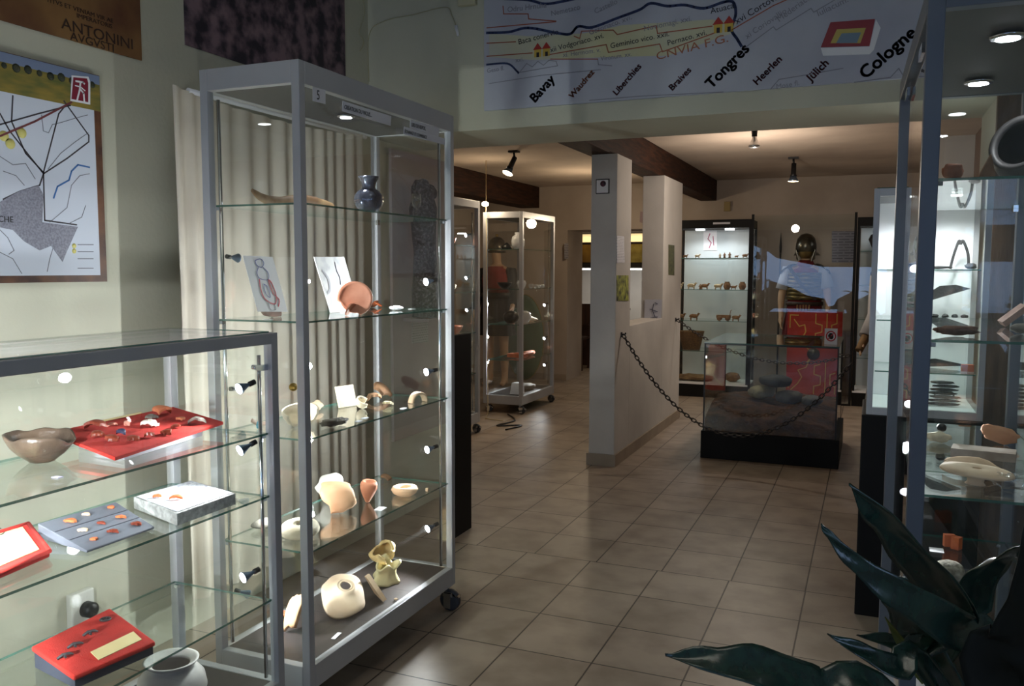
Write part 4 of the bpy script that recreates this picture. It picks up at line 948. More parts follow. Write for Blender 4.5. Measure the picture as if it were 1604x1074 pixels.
put('pottery_sherd', 'dark and orange foot-shaped sherd at the right end of the second shelf', 'pottery sherd', M().tube([(0, -.03, .004), (0, 0, .008), (0, .02, .016), (0, .03, .022)], [.006, .009, .010, .005], 10), mat('burnt_orange', (222, 122, 74), (44, 30, 24), .7, scale=10), 668, 473, z)
for px, py, lb in ((415, 501, 'white label under the brown curved sherd'), (540, 490, 'long white label in front of the drawing card'), (645, 484, 'white label right of the glassy fragments')):
    card('label', lb, px, py, z, .014, .036, WHITE)
# sheet hung behind, seen between shelves
sheet('text_sheet', 'grey printed sheet on the display panel behind the tall case', [(645, 496), (670, 494), (670, 536), (645, 538)], 0, XW+.0185, textpaper('grey_text', (168, 164, 160), (130, 126, 126), .010, .014, 'YZ'))
# --- tall case, shelf 3
z = T3
put('pottery_sherd', 'thin curved pink-brown rim sherd at the left end of the third shelf', 'pottery sherd', M().tube(smooth([Vector((0, -.05, .024)), Vector((0, -.02, .008)), Vector((0, .02, .003)), Vector((.01, .05, .008))]), .007, 8, flat=.5), mat('pink_brown', (198, 158, 138)), 412, 668, z)
put('figurine', 'tiny turquoise glass fragment on the third shelf', 'fragment', M().rock(.006, .006, .012, 5, .4, 3), mat('turquoise_glass', (84, 176, 206), None, .2), 405, 672, z)
put('pottery_vessel', 'bright cream fragmentary bowl at the near left of the third shelf', 'pottery', M().shell([(.03, 0), (.045, .012), (.058, .034), (.060, .05)], .007, n=36, a0=.5, a1=4.6).rot(.25, .1, 0), CREAM, 470, 668, z)
put('pottery_sherd', 'pale pink sherd leaning beside the near post on the third shelf', 'pottery sherd', sh(.05, .07, .007, 1.0, 81, .35, .5, .2), PALE, 497, 643, z)
m = M().obox((0, 0, 0), .0045, .042, .040, (0, -.25, -.25)); put('clay_tile', 'square cream clay tile standing on edge on the third shelf', 'tile', m, CREAM, 542, 637, z)
put('cup_fragment', 'small cream cup fragment in front of the square tile', 'cup', M().shell([(.012, 0), (.018, .004), (.026, .016), (.026, .03)], .005, n=30, a0=1.2, a1=5.8).rot(.3, .5, .4), CREAM, 568, 640, z)
put('bone_fragment', 'long dark grey bone fragment at the front of the third shelf', 'bone', M().rock(.018, .055, .012, 14, .45, 2.2).rot(0, .1, -.25), mat('grey_bone', (120, 112, 98), (66, 58, 50), .8, scale=20, bump=.4), 524, 668, z)
put('pottery_sherd', 'brown angular fragment leaning at the back of the third shelf', 'pottery sherd', sh(.100, .085, .011, 1.8, 84, .5, .3, 1.2), BROWN, 600, 622, z)
put('pottery_sherd', 'low brown curved fragment left of the back fragment', 'pottery sherd', sh(.085, .055, .010, 2.2, 85, 0, 0, 1.1), BROWN, 586, 628, z)
put('pottery_sherd', 'flat beige sherd in the middle of the third shelf', 'pottery sherd', sh(.07, .03, .007, 1.2, 86, 0, .2, 1.3), BONE, 608, 636, z)
m = M().lathe([(.030, -.013), (.040, -.013), (.041, 0), (.040, .013), (.030, .013), (.030, -.013)], n=30, a0=0, a1=PI).rot(PI/2, 0, 1.2)
put('handle_fragment', 'arched terracotta handle fragment at the right end of the third shelf', 'pottery handle', m, PALE, 655, 630, z)
for px, py, lb in ((562, 660, 'violet label in front of the cup fragment'), (632, 640, 'white label in front of the arched handle'), (572, 655, 'tiny grey pebble card near the violet label')):
    card('label', lb, px, py, z, .018, .026)
# --- tall case, shelf 4
z = T4
put('pottery_vessel', 'large orange-cream curved vessel wall fragment on the fourth shelf', 'pottery', sh(.17, .15, .009, 2.4, 91, -.15, .75, -.9), mat('orange_cream', (236, 188, 146), (222, 164, 122), .7, scale=8, bump=.2), 528, 800, z)
put('pottery_vessel', 'large pale vessel fragment behind the near post on the fourth shelf', 'pottery', sh(.13, .12, .008, 2.2, 92, .3, .9, -.5), mat('pale_grey_clay', (206, 202, 194), (188, 184, 174), .7, scale=8), 468, 778, z)
put('flat_stone', 'grey-green flat pierced stone at the left of the fourth shelf', 'stone', M().rock(.036, .045, .016, 21, .25, 1.5), GREYC, 409, 826, z)
put('mortar_rim', 'cream mortar fragment with a round hole behind the near post on the fourth shelf', 'pottery', M().shell([(.020, .026), (.035, .030), (.060, .018), (.064, .004), (.060, 0)], .010, n=36, floor=False).rot(.2, .1, 0), CREAM, 470, 838, z)
m = M().lathe([(.001, 0), (.008, .002), (.014, .014), (.024, .034), (.032, .056), (.032, .070), (.026, .082), (.020, .080), (.001, .060)], n=30).rot(.0, .12, 0)
put('amphora_fragment', 'small orange conical amphora foot standing on the fourth shelf', 'amphora foot', m, mat('salmon_orange', (214, 142, 108), (196, 118, 84), .7, scale=14), 578, 787, z)
put('pottery_sherd', 'olive-brown sherd right behind the amphora foot', 'pottery sherd', sh(.06, .04, .008, 1.2, 94, .2, .3, .4), BROWN, 605, 752, z)
m = M().lathe([(.024, 0), (.030, -.004), (.044, .004), (.052, .018), (.046, .028), (.036, .031), (.026, .028), (.024, .018), (.024, 0)], n=40)
put('ring_neck', 'cream ring-shaped amphora neck on the fourth shelf', 'amphora neck', m, mat('peach_clay', (236, 206, 172), (226, 184, 144), .7, scale=12), 634, 775, z)
card('label', 'white label in front of the ring-shaped neck', 596, 797, z, .030, .045, WHITE, .1)
put('clay_cube', 'tiny clay cube at the right end of the fourth shelf', 'clay cube', M().obox((0, 0, 0), .005, .005, .006), PALE, 675, 770, z)
# --- tall case, base
z = TB
m = M().shell([(.034, .070), (.040, .074), (.046, .060), (.060, .052), (.085, .040), (.100, .014), (.100, 0)], .012, n=48, floor=False, brk=lambda r, z_, a: (r*(1+(.25*math.sin(a-.6)**2 if r > .05 else 0)), z_-(.02 if r > .09 else 0)*math.sin(3*a)))
m.v = [v*.80 for v in m.v]; m.rot(.30, .35, .2); put('amphora_neck', 'big bright cream amphora shoulder with a dark round mouth on the case floor', 'amphora', m, mat('bright_cream', (244, 222, 194), (232, 200, 166), .7, scale=10, bump=.15), 538, 955, z)
m = M().prism([(0, -.05, 0), (0, .05, 0), (0, .03, .09), (0, -.01, .105), (0, -.04, .05)], (.016, 0, 0)).rot(0, -.5, .9)
put('pottery_sherd', 'thick two-tone sherd leaning against the bright amphora shoulder', 'pottery sherd', m, PALE, 592, 936, z)
t = thing('pot_fragments', 'two stacked greenish-cream broken pot necks on the case floor', 'pottery', W(602, 920, 2, z))
q = W(603, 915, 2, z)
def skull(r, z_, a): return (r*(1+.18*math.sin(3*a+1)+.1*math.sin(5*a)), z_+.012*math.sin(4*a)*(z_ > .05))
m = M().shell([(.050, 0), (.046, .010), (.034, .035), (.030, .055), (.040, .070), (.044, .080)], .008, n=44, brk=skull); m.rot(.2, .2, .3).drop((q.x, q.y, z+.001)); part('lower_neck', m, mat('green_cream', (222, 212, 168), (188, 176, 128), .75, scale=12, bump=.4), t)
m = M().shell([(.030, 0), (.036, .010), (.046, .030), (.050, .050), (.040, .065)], .009, n=44, a0=.9, a1=5.8, brk=skull).rot(.5, .5, -.4)
m.drop((q.x-.01, q.y+.005, z+.072)); part('upper_fragment', m, mat('yellow_brown', (206, 184, 128), (156, 126, 78), .75, scale=14, bump=.4), t)
m = M().sherd(.085, .17, .010, 2.0, 97).rot(1.15, .1, -.35); put('pottery_sherd', 'tall pointed terracotta wall sherd leaning behind the near post on the case floor', 'pottery sherd', m, mat('sand_terracotta', (214, 172, 132), (194, 146, 104), .75, scale=10, bump=.2), 462, 990, z)
put('pottery_sherd', 'small terracotta tip at the left of the case floor', 'pottery sherd', sh(.05, .03, .008, 1, 98, .3, 0, .3), TERRA, 428, 962, z)
card('label', 'white label lying at the front of the case floor', 527, 996, z, .014, .050, WHITE, .15)
put('clay_crumb', 'tiny clay crumb on the case floor right of the pot necks', 'clay fragment', M().rock(.007, .006, .004, 3), PALE, 620, 940, z)
# captions stuck inside the front glass of the tall case
XG = TX1-.0126
def glabel(name, label, px, s_, sz, off):
    P = [W(a, b_, 0, XG+.0146) for a, b_ in px]
    t = thing(name, label, 'label', P[0]); part('card', M().prism(P, (-.0010, 0, 0)), mat('caption_white', (214, 214, 222)), t)
    r = (P[1]-P[0]).normalized(); u = (P[0]-P[3]).normalized()
    for line, (fu, fv) in zip(s_.split('|'), off):
        o = P[3]+r*(P[1]-P[0]).length*fu+u*(P[0]-P[3]).length*fv+Vector((.0004, 0, 0))
        part('lettering', text(line, o, r, u, sz, .0006, sx=.82), SLOT, t)
glabel('number_card', 'white card with the black number 5 at the top of the tall case', [(490, 136), (510, 141), (510, 163), (490, 158)], '5', .040, [(.28, .18)])
glabel('caption_strip', 'white caption strip reading CRÉATION DU VICUS', [(537, 158), (613, 182), (612, 197), (536, 174)], 'CRÉATION DU VICUS...', .0190, [(.03, .28)])
glabel('caption_strip', 'upper caption strip reading LIEU DE REPOS, at the right of the tall case', [(643, 187), (688, 201), (687, 214), (642, 200)], 'LIEU DE REPOS,', .0190, [(.04, .24)])
glabel('caption_strip', 'lower caption strip reading ÉCHANGE ET COMMERCE', [(633, 198), (697, 217), (697, 227), (632, 210)], 'ÉCHANGE ET COMMERCE', .0170, [(.02, .22)])

# --- right-hand case contents
z = R1
q = W(1592, 232, 1, 2.42)
m = M().shell([(.010, -.085), (.050, -.078), (.078, -.045), (.086, -.010), (.080, .025), (.066, .045), (.062, .052), (.070, .060)], .010, (0, 0, 0), 48).rot(1.25, 0, -.62)
m.drop((.345, 2.42, z+.001)); one('dark_pot', 'large dark grey pot lying on its side with its mouth open, highest shelf at right', 'pot', m, mat('dark_grey_ware', (72, 70, 70), (46, 44, 44), .5, scale=10, bump=.15))
put('pottery_sherd', 'thin brown triangular sherd leaning on the dark pot', 'pottery sherd', M().prism([(0, 0, 0), (.035, 0, 0), (.022, 0, .05)], (0, .008, 0)).rot(.1, 0, .2), BROWN, 1552, 274, z)
put('clay_lump', 'small terracotta lump at the left of the highest right-hand shelf', 'clay fragment', M().rock(.020, .016, .017, 31, .3, 2, flat=.7), mat('red_brown_clay', (178, 116, 86), (130, 82, 58), .8, scale=20), 1497, 275, z)
z = R2
put('clay_fragment', 'rough brown elongated fragment at the left of the second right-hand shelf', 'clay fragment', M().rock(.045, .018, .011, 32, .4, 3).rot(0, 0, .15), mat('rough_brown', (122, 90, 74), (78, 56, 46), .9, scale=24, bump=.5), 1497, 526, z)
put('pottery_sherd', 'pink-brown flaked sherd leaning at the right of the second right-hand shelf', 'pottery sherd', M().obox((0, 0, 0), .036, .014, .008, (.2, -.7, .2)), mat('pink_flake', (206, 172, 158), (170, 132, 118), .8, scale=24, bump=.4), 1586, 512, z)
put('stone_slab', 'dark stone piece at the right end of the second right-hand shelf', 'stone', M().rock(.026, .02, .012, 34, .2), GREYC, 1601, 523, z)
z = R3
m = M().rock(.032, .020, .014, 35, .4, 2.5); put('clay_fragment', 'white bone-like fragment with a black spot, third right-hand shelf', 'bone', m, CREAM, 1470, 693, z)
put('lamp_clip', 'round black clip standing on the white bone-like fragment', 'clip', M().rock(.013, .013, .012, 2, .05), BLACKP, 1474, 692, z, None, .030)
put('clay_fragment', 'orange angular fragment at the back of the third right-hand shelf', 'clay fragment', M().rock(.046, .022, .022, 37, .35, 2, flat=.75).rot(0, .2, -.2), mat('pale_orange', (214, 158, 122), (196, 134, 98), .8, scale=14), 1566, 696, z)
m = M().obox((0, 0, 0), .075, .036, .011, (0, 0, -.16)); put('clay_slab', 'flat grey-pink slab lying in the middle of the third right-hand shelf', 'slab', m, mat('grey_pink', (206, 190, 178), (166, 146, 132), .8, scale=16, bump=.3), 1540, 716, z)
m = M().sherd(.16, .055, .012, 1.1, 38).rot(.25, .05, -.1); put('curved_tile', 'long buff curved tile in front of the flat slab, third right-hand shelf', 'tile', m, mat('buff', (214, 182, 150), (186, 150, 118), .8, scale=14, bump=.3), 1523, 742, z)
t = thing('amphora_fragment', 'pale amphora top with a round hole in clear film on the third right-hand shelf', 'amphora', W(1530, 783, 2, z+.001))
q = W(1530, 775, 2, z)
m = M().lathe([(.012, .052), (.020, .056), (.050, .055), (.088, .047), (.092, .040), (.050, .040), (.024, .036), (.020, .008), (.026, .0), (.012, .0), (.012, .052)], n=44, brk=lambda r, z_, a: (r*(1+.18*math.cos(2*a)), z_)).rot(.08, .06, 0)
m.v = [v*.72 for v in m.v]
m.drop((q.x+.008, max(q.y, 2.20), z+.001)); part('body', m, mat('bright_cream', (244, 222, 194)), t)
m = M().rock(.040, .026, .016, 8, .5, 4).drop((q.x+.075, max(q.y, 2.20)-.02, z+.002)); part('clear_film', m, glass('plastic_film', (.93, .93, .95), f0=.12), t)
z = R4
m = M().obox((0, 0, 0), .016, .009, .019, (0, 0, .2)).obox((.020, -.012, -.002), .012, .013, .019, (0, 0, -.5))
t = thing('brick_pieces', 'two small orange brick pieces standing together, fourth right-hand shelf', 'brick', W(1492, 858, 2, z+.001))
m.drop(tuple(W(1492, 858, 2, z+.001))); part('brick_block', m, ORANGE, t)
card('label', 'bright white label beside the orange brick pieces', 1467, 862, z, .040, .045, WHITE)
put('woven_stone', 'round grey-cream stone with a rough woven-looking surface, fourth right-hand shelf', 'stone', M().rock(.038, .05, .024, 41, .12, 3), mat('woven_grey', (196, 188, 170), (120, 112, 98), .9, scale=50, bump=.8), 1486, 905, z)
put('pinkish_stone', 'pinkish white block of stone on the floor of the right-hand case', 'stone', M().rock(.040, .04, .040, 42, .2, 2, flat=.7), mat('pink_white_stone', (232, 208, 196), (204, 174, 160), .9, scale=30, bump=.5), 1534, 990, .18)
put('ochre_stone', 'ochre angular stone in front of the pinkish block in the right-hand case', 'stone', M().rock(.024, .02, .022, 43, .3, 2, flat=.7), mat('ochre', (150, 118, 74), (110, 82, 50), .9, scale=20, bump=.5), 1516, 1010, .18)

# --- white tool cabinet on a black plinth, in the opening
one('plinth', 'tall black plinth carrying the white tool cabinet at the right of the opening', 'plinth', M().box(-.016, .415, 3.65, 4.10, 0, .825), BLACK, bevel=.004)
t = thing('tool_cabinet', 'brightly lit white cabinet of old iron tools on the black plinth', 'display case', (.2, 3.87, .826))
part('frame', rails(.0, .412, 3.66, 4.09, .826, 1.72, .022, .03, .03), ALU, t, bevel=.001)
CW = mat('cabinet_white', (236, 238, 242), None, .6)
part('back_panel', M().box(.022, .39, 4.066, 4.076, .856, 1.69), CW, t)
part('base_board', M().box(.022, .39, 3.684, 4.064, .842, .855), CW, t)
part('glass_panel', M().box(.022, .39, 3.668, 3.671, .857, 1.69), GLASS, t)
part('glass_panel', M().box(.008, .011, 3.682, 4.064, .857, 1.69), GLASS, t)
part('top_glass', M().box(.01, .402, 3.67, 4.08, 1.7205, 1.724, side=1), [GLASS, EDGE], t)
CS = [1.405, 1.205, 1.00]
for zz in CS: part('glass_shelf', M().box(.026, .386, 3.70, 4.06, zz-.005, zz, side=1), [SHELF, EDGE], t)
for x in (.12, .30):
    d = part('downlight', M().lathe([(.001, 0), (.02, 0), (.02, -.008), (.001, -.008)], (x, 3.80, 1.7), 16), LENS, t)
    light('SPOT', 'case_spot', (x, 3.80, 1.68), 9, COOL, (x, 3.98, .9), .02, 130, .6)
def tongs(x, y, z, h, s_=1): return M().tube(smooth([(x-.030*s_, y, z+.004), (x-.020*s_, y, z+h*.5), (x-.006*s_, y, z+h*.97), (x, y, z+h*.8)]), .005, 8).tube(smooth([(x+.030*s_, y, z+.012), (x+.026*s_, y, z+h*.5), (x+.008*s_, y, z+h*.97), (x, y, z+h*.8)]), .005, 8).rock(.018, .012, .011, 3, .2).move((0, 0, 0))
def item(lb, m, x, y, z, nm='iron_tool', mt=IRON):
    m.drop((x, y, z+.001)); one(nm, lb, 'tool', m, mt, 'iron tools in the white cabinet')
item('pair of iron tongs standing on the upper shelf of the white cabinet', M().tube(smooth([(-.034, 0, 0), (-.022, 0, .06), (-.006, 0, .115), (0, 0, .10)]), .0055, 8).tube(smooth([(.034, 0, .0), (.030, 0, .06), (.010, 0, .115), (0, 0, .10)]), .0055, 8), .335, 3.98, CS[0])
item('small dark iron lump beside the tongs on the upper shelf', M().rock(.022, .015, .012, 5, .3), .375, 3.97, CS[0])
item('row of small iron nails at the left of the upper shelf', M().rock(.045, .012, .006, 6, .5, 5), .26, 3.95, CS[0])
item('big dark iron ploughshare on the middle shelf of the white cabinet', M().prism([(-.07, 0, 0), (.075, 0, .050), (.02, 0, .066), (-.04, 0, .060), (-.075, 0, .035)], (0, .018, 0)), .305, 3.98, CS[1]+.07)
for i, (x, w) in enumerate(((.24, .02), (.285, .012), (.32, .012), (.355, .014))):
    item(['wide flat', 'short narrow', 'small square', 'small round'][i]+' iron piece in the row on the middle shelf', M().rock(w, .012, .008, 10+i, .3), x, 3.90, CS[1])
item('pointed iron blade lying on the lower shelf of the white cabinet', M().prism([(-.09, 0, 0), (.09, 0, .012), (-.03, 0, .035), (-.09, 0, .030)], (0, .02, 0)), .29, 3.92, CS[2])
item('orange-brown block at the right end of the lower shelf', M().obox((0, 0, 0), .022, .015, .014), .365, 3.80, CS[2], 'clay_block', ORANGE)
item('looped iron bit lying on the cabinet floor', M().tube(smooth([(-.04, 0, 0), (-.01, .01, .012), (.03, .0, .010), (.035, 0, -.01), (.05, 0, -.012)]), .004, 8), .31, 4.03, .856)
for i in range(7):
    item(['dark iron bar lying %s the pile on the cabinet floor' % s_ for s_ in ('lowest in', 'second from the bottom of', 'third from the bottom of', 'in the middle of', 'third from the top of', 'second from the top of', 'on top of')][i],
         M().rock(.062-.003*i, .012, .0065, 50+i, .3, 3), .28+.006*(i % 3), 3.80+.001*i, .857+i*.0145)
for zz, r_, lb in ((1.56, .03, 'dark iron bell shape'),): pass
# crates of dark things at the foot of the cabinet

# ================================================================== MANNEQUINS
def skin(name, joints, edges, root, mt, parent, sub=2):
    names = list(joints); me = bpy.data.meshes.new(name); org = ORG[parent.name]
    me.from_pydata([Vector(joints[n][:3])-org for n in names], [(names.index(a), names.index(b_)) for a, b_ in edges], [])
    me.materials.append(mt)
    o = bpy.data.objects.new(name, me); COL.objects.link(o); o.parent = parent; ORG[o.name] = org
    s = o.modifiers.new('skin', 'SKIN'); s.use_smooth_shade = True
    for i, n in enumerate(names):
        r = joints[n][3]; r = r if isinstance(r, tuple) else (r, r); me.skin_vertices[0].data[i].radius = r
        me.skin_vertices[0].data[i].use_root = (n == root)
    u = o.modifiers.new('sub', 'SUBSURF'); u.levels = sub; u.render_levels = sub
    return o
def figure(name, label, cx, cy, H, la, ra, yaw=0, skinm=FLESH, sleeve=None, full=False):
    """standing mannequin; la/ra = (elbow, wrist, fingertip-direction) offsets for its left and right arm, facing -y"""
    t = thing(name, label, 'mannequin', (cx, cy, 0)); s = H/1.75
    c, sn = math.cos(yaw), math.sin(yaw)
    def p(x, y, z, r): return (cx+(x*c-y*sn)*s, cy+(x*sn+y*c)*s, z*s, tuple(q*s for q in r) if isinstance(r, tuple) else r*s)
    J = {'pelvis': p(0, 0, .94, (.135, .10)), 'waist': p(0, 0, 1.10, (.115, .09)), 'chest': p(0, .01, 1.28, (.145, .105)), 'upper': p(0, .01, 1.40, (.12, .085)), 'neck': p(0, 0, 1.49, .052), 'jaw': p(0, -.012, 1.565, .062), 'head': p(0, -.005, 1.65, (.076, .088)), 'crown': p(0, .0, 1.72, .050), 'nose': p(0, -.088, 1.62, .012)}
    E_ = [('pelvis', 'waist'), ('waist', 'chest'), ('chest', 'upper'), ('upper', 'neck'), ('neck', 'jaw'), ('jaw', 'head'), ('head', 'crown'), ('head', 'nose')]
    for sd, arm, L_ in ((1, la, 'l'), (-1, ra, 'r')):
        J['sh'+L_] = p(sd*.185, 0, 1.40, .056); J['el'+L_] = p(*arm[0], .042); J['wr'+L_] = p(*arm[1], .028)
        w = Vector(arm[1]); d = (w-Vector(arm[0])).normalized(); k = w+d*.055
        J['pm'+L_] = p(k.x, k.y, k.z, (.036, .018))
        E_ += [('upper', 'sh'+L_), ('sh'+L_, 'el'+L_), ('el'+L_, 'wr'+L_), ('wr'+L_, 'pm'+L_)]
        side = Vector((0, 1, 0)) if abs(d.y) < .7 else Vector((1, 0, 0)); curl = Vector((-sd, 0, 0)) if abs(d.x) < .7 else Vector((0, 0, -1))
        for i, (o_, ln) in enumerate(((-.028, .062), (-.010, .072), (.009, .066), (.026, .052))):
            a = k+side*o_+d*.03; b_ = a+d*ln*.55+curl*.006; c_ = b_+d*ln*.38+curl*.016
            J['f%d%s' % (i, L_)] = p(*a, .0095); J['g%d%s' % (i, L_)] = p(*b_, .009); J['h%d%s' % (i, L_)] = p(*c_, .0078)
            E_ += [('pm'+L_, 'f%d%s' % (i, L_)), ('f%d%s' % (i, L_), 'g%d%s' % (i, L_)), ('g%d%s' % (i, L_), 'h%d%s' % (i, L_))]
        a = w+d*.03-side*.035; b_ = a+d*.035-side*.012+curl*.01
        J['t0'+L_] = p(*a, .011); J['t1'+L_] = p(*b_, .009); E_ += [('wr'+L_, 't0'+L_), ('t0'+L_, 't1'+L_)]
        J['hp'+L_] = p(sd*.09, 0, .86, .088); J['kn'+L_] = p(sd*.10, -.015, .49, .056); J['cf'+L_] = p(sd*.10, .01, .34, .056); J['an'+L_] = p(sd*.10, .02, .09, .036); J['to'+L_] = p(sd*.12, -.13, .03, (.036, .024)); J['he'+L_] = p(sd*.10, .05, .035, .034)
        E_ += [('pelvis', 'hp'+L_), ('hp'+L_, 'kn'+L_), ('kn'+L_, 'cf'+L_), ('cf'+L_, 'an'+L_), ('an'+L_, 'to'+L_), ('an'+L_, 'he'+L_)]
    skin('body', J, E_, 'pelvis', skinm, t)
    if sleeve:
        for L_ in 'lr':
            a, b_ = Vector(J['sh'+L_][:3]), Vector(J['el'+L_][:3]); e = Vector(J['wr'+L_][:3]); inn = a+(Vector(J['upper'][:3])-a)*.4
            if full: part('sleeve', M().tube([inn, a, a.lerp(b_, .6), b_, b_.lerp(e, .85)], [.06*s, .074*s, .066*s, .062*s, .060*s], 14), sleeve, t)
            else: part('sleeve', M().tube([inn, a, a.lerp(b_, .35), a.lerp(b_, .72)], [.06*s, .074*s, .072*s, .080*s], 14), sleeve, t)
    return t, s
def ell(prof, cx, cy, fx=1, fy=.68, n=32, fold=0, nf=12):
    m = M().lathe([(r, z) for r, z in prof], n=n, brk=(lambda r, z, a: (r*(1+fold*math.sin(nf*a)), z)) if fold else None)
    m.v = [Vector((v.x*fx+cx, v.y*fy+cy, v.z)) for v in m.v]; return m
# soldier
SX, SY = -.665, 9.83
t, s = figure('soldier_mannequin', 'Roman soldier mannequin in plate armour standing behind the red rectangular shield', SX, SY, 1.74, ((.24, -.02, 1.14), (.25, -.14, .98)), ((-.245, .0, 1.12), (-.24, -.03, .90)), sleeve=mat('pale_tunic_sleeve', (176, 178, 186), None, .8))
part('tunic', ell([(.10, 1.44), (.16, 1.40), (.185, 1.30), (.17, 1.10), (.185, .95), (.21, .80), (.235, .60), (.225, .60), (.19, .9), (.15, 1.1), (.16, 1.35), (.10, 1.40)], SX, SY, 1, .72, 40, .03, 14), REDCLOTH, t, 'dark red tunic')
m = M()
for i in range(7):
    z0 = 1.08+i*.042; m.join(ell([(.186, z0), (.194, z0+.006), (.196, z0+.036), (.190, z0+.044), (.180, z0+.044), (.176, z0)], SX, SY-.003, 1, .78, 36))
part('plate_armour', m, ARMOUR, t, 'brass coloured banded armour')
m = M()
for sd in (-1, 1):
    for i in range(3):
        k = len(m.v); m.sherd(.13-.01*i, .17, .008, 1.6, 5+i); m.rot(0, sd*(.30+.28*i), 0, k); m.move((SX+sd*(.15+.045*i), SY, 1.47-.03*i), k)
part('shoulder_plates', m, mat('iron_plates', (86, 80, 74), (52, 48, 46), .35, .7, scale=14), t)
part('sword_strap', M().stroke([(SX-.16, SY-.150, 1.44), (SX-.02, SY-.168, 1.24), (SX+.12, SY-.160, 1.10)], .035, (0, -1, 0), .008), mat('leather', (66, 46, 34), (44, 30, 22), .6, scale=20), t, 'brown leather diagonal strap')
part('neck_scarf', ell([(.06, 1.43), (.085, 1.44), (.090, 1.47), (.070, 1.51), (.058, 1.51)], SX, SY-.005, 1, .95, 24, .06, 7), REDCLOTH, t, 'red neck scarf')
h = part('helmet', ell([(.102, 1.60), (.110, 1.605), (.108, 1.68), (.092, 1.745), (.06, 1.785), (.02, 1.80), (.001, 1.802)], SX, SY+.005, 1, 1.12, 36), HELM, t, 'dull metal helmet', bevel=0)
m = M(); m.add([], [])
for sd in (-1, 1): m.prism([(SX+sd*.094, SY-.085, 1.62), (SX+sd*.102, SY-.0, 1.62), (SX+sd*.090, SY-.02, 1.52), (SX+sd*.060, SY-.085, 1.50)], (sd*.006, 0, 0))
part('cheek_guards', m, HELM, h)
part('neck_guard', M().prism([(SX-.11, SY+.06, 1.60), (SX+.11, SY+.06, 1.60), (SX+.14, SY+.17, 1.57), (SX-.14, SY+.17, 1.57)], (0, 0, -.006)), HELM, h)
part('face_mask', ell([(.001, 1.52), (.050, 1.53), (.075, 1.57), (.082, 1.63), (.080, 1.66)], SX, SY-.025, 1, 1.1, 28), mat('brass_mask', (150, 126, 78), (120, 98, 58), .35, .6, scale=8), h)
part('belt_apron', M().join(ell([(.188, 1.02), (.196, 1.02), (.196, 1.06), (.188, 1.06)], SX, SY-.002, 1, .76, 32)), mat('leather', (66, 46, 34)), t)
for i in range(5):
    x = SX-.06+i*.03; mm = M().box(x-.009, x+.009, SY-.166, SY-.160, .86, 1.03)
    for j in range(5): mm.obox((x, SY-.168, .88+j*.034), .004, .002, .004)
    part('apron_strap', mm, mat('studded_red', (140, 50, 34), (170, 130, 70), .5, scale=80), t)
one('spear', 'thin dark spear leaning upright beside the soldier mannequin', 'spear', M().tube([(-.945, 9.97, 0), (-.945, 9.97, 1.60)], .009, 8).tube([(-.945, 9.97, 1.60), (-.945, 9.97, 1.66), (-.945, 9.97, 1.82)], [.012, .014, .001], 8), SLOT)
# curved shield
t = thing('red_shield', 'tall red curved rectangular shield with yellow line ornament in front of the soldier', 'shield', (-.535, 9.485, .07))
CXs, W2, Rr = -.535, .275, .55
def shp(u, z, off=0):
    a = math.asin(u*W2/Rr); return Vector((CXs+(Rr+off)*math.sin(a), 9.485+(Rr)-(Rr+off)*math.cos(a), z))
m = M(); n = 16; vs = [shp(-1+2*i/n, z, o_) for o_ in (0, -.012) for z in (.07, .97) for i in range(n+1)]; fs = []; N1 = n+1
for i in range(n): fs += [(i, i+1, N1+i+1, N1+i), (2*N1+i, 3*N1+i, 3*N1+i+1, 2*N1+i+1), (i, 2*N1+i, 2*N1+i+1, i+1), (N1+i, N1+i+1, 3*N1+i+1, 3*N1+i)]
fs += [(0, N1, 3*N1, 2*N1), (n, 2*N1+n, 3*N1+n, N1+n)]
m.add(vs, fs, False); part('shield_board', m, mat('shield_red', (170, 40, 26), (150, 32, 22), .6, scale=6), t)
def orn(uv, w=.010):
    mm = M(); P = [shp(u, .07+v*.90, .002) for u, v in uv]
    Q = []
    for a, b_ in zip(uv, uv[1:]):
        for j in range(4): Q.append((a[0]+(b_[0]-a[0])*j/4, a[1]+(b_[1]-a[1])*j/4))
    Q.append(uv[-1])
    for a, b_ in zip(Q, Q[1:]):
        if a != b_:
            u = (a[0]+b_[0])/2; an = math.asin(u*W2/Rr); mm.stroke([shp(a[0], .07+a[1]*.9, .0), shp(b_[0], .07+b_[1]*.9, .0)], w, (math.sin(an), -math.cos(an), 0), .003)
    return mm
YEL = mat('shield_yellow', (196, 160, 78))
for uv in ([(-.9, .80), (-.9, .95), (-.6, .95)], [(-.75, .90), (-.55, .82), (-.35, .84), (-.30, .76), (-.40, .70), (-.2, .66)], [(.05, .97), (.05, .86), (.28, .84), (.28, .76), (.05, .74), (.05, .64)], [(.45, .97), (.45, .62)], [(.80, .97), (.80, .86), (.62, .84), (.62, .74), (.80, .72)],
           [(-.9, .08), (-.9, .20)], [(-.80, .06), (-.55, .14), (-.40, .22), (-.55, .30), (-.25, .34), (-.12, .44)], [(.05, .03), (.05, .12), (.28, .14), (.28, .24), (.05, .26), (.05, .36), (.25, .38)], [(.45, .03), (.45, .40)], [(.80, .03), (.80, .12), (.62, .14), (.62, .26), (.80, .28)], [(-.28, .58), (-.10, .53), (-.08, .46), (-.22, .40)]):
    part('ornament_line', orn(uv), YEL, t)
part('shield_boss', M().lathe([(.001, .045), (.035, .038), (.06, .016), (.065, 0)], tuple(shp(0, .52, .0)), 24, (0, -1, 0)), mat('iron_plates', (86, 80, 74)), t, 'round iron boss')
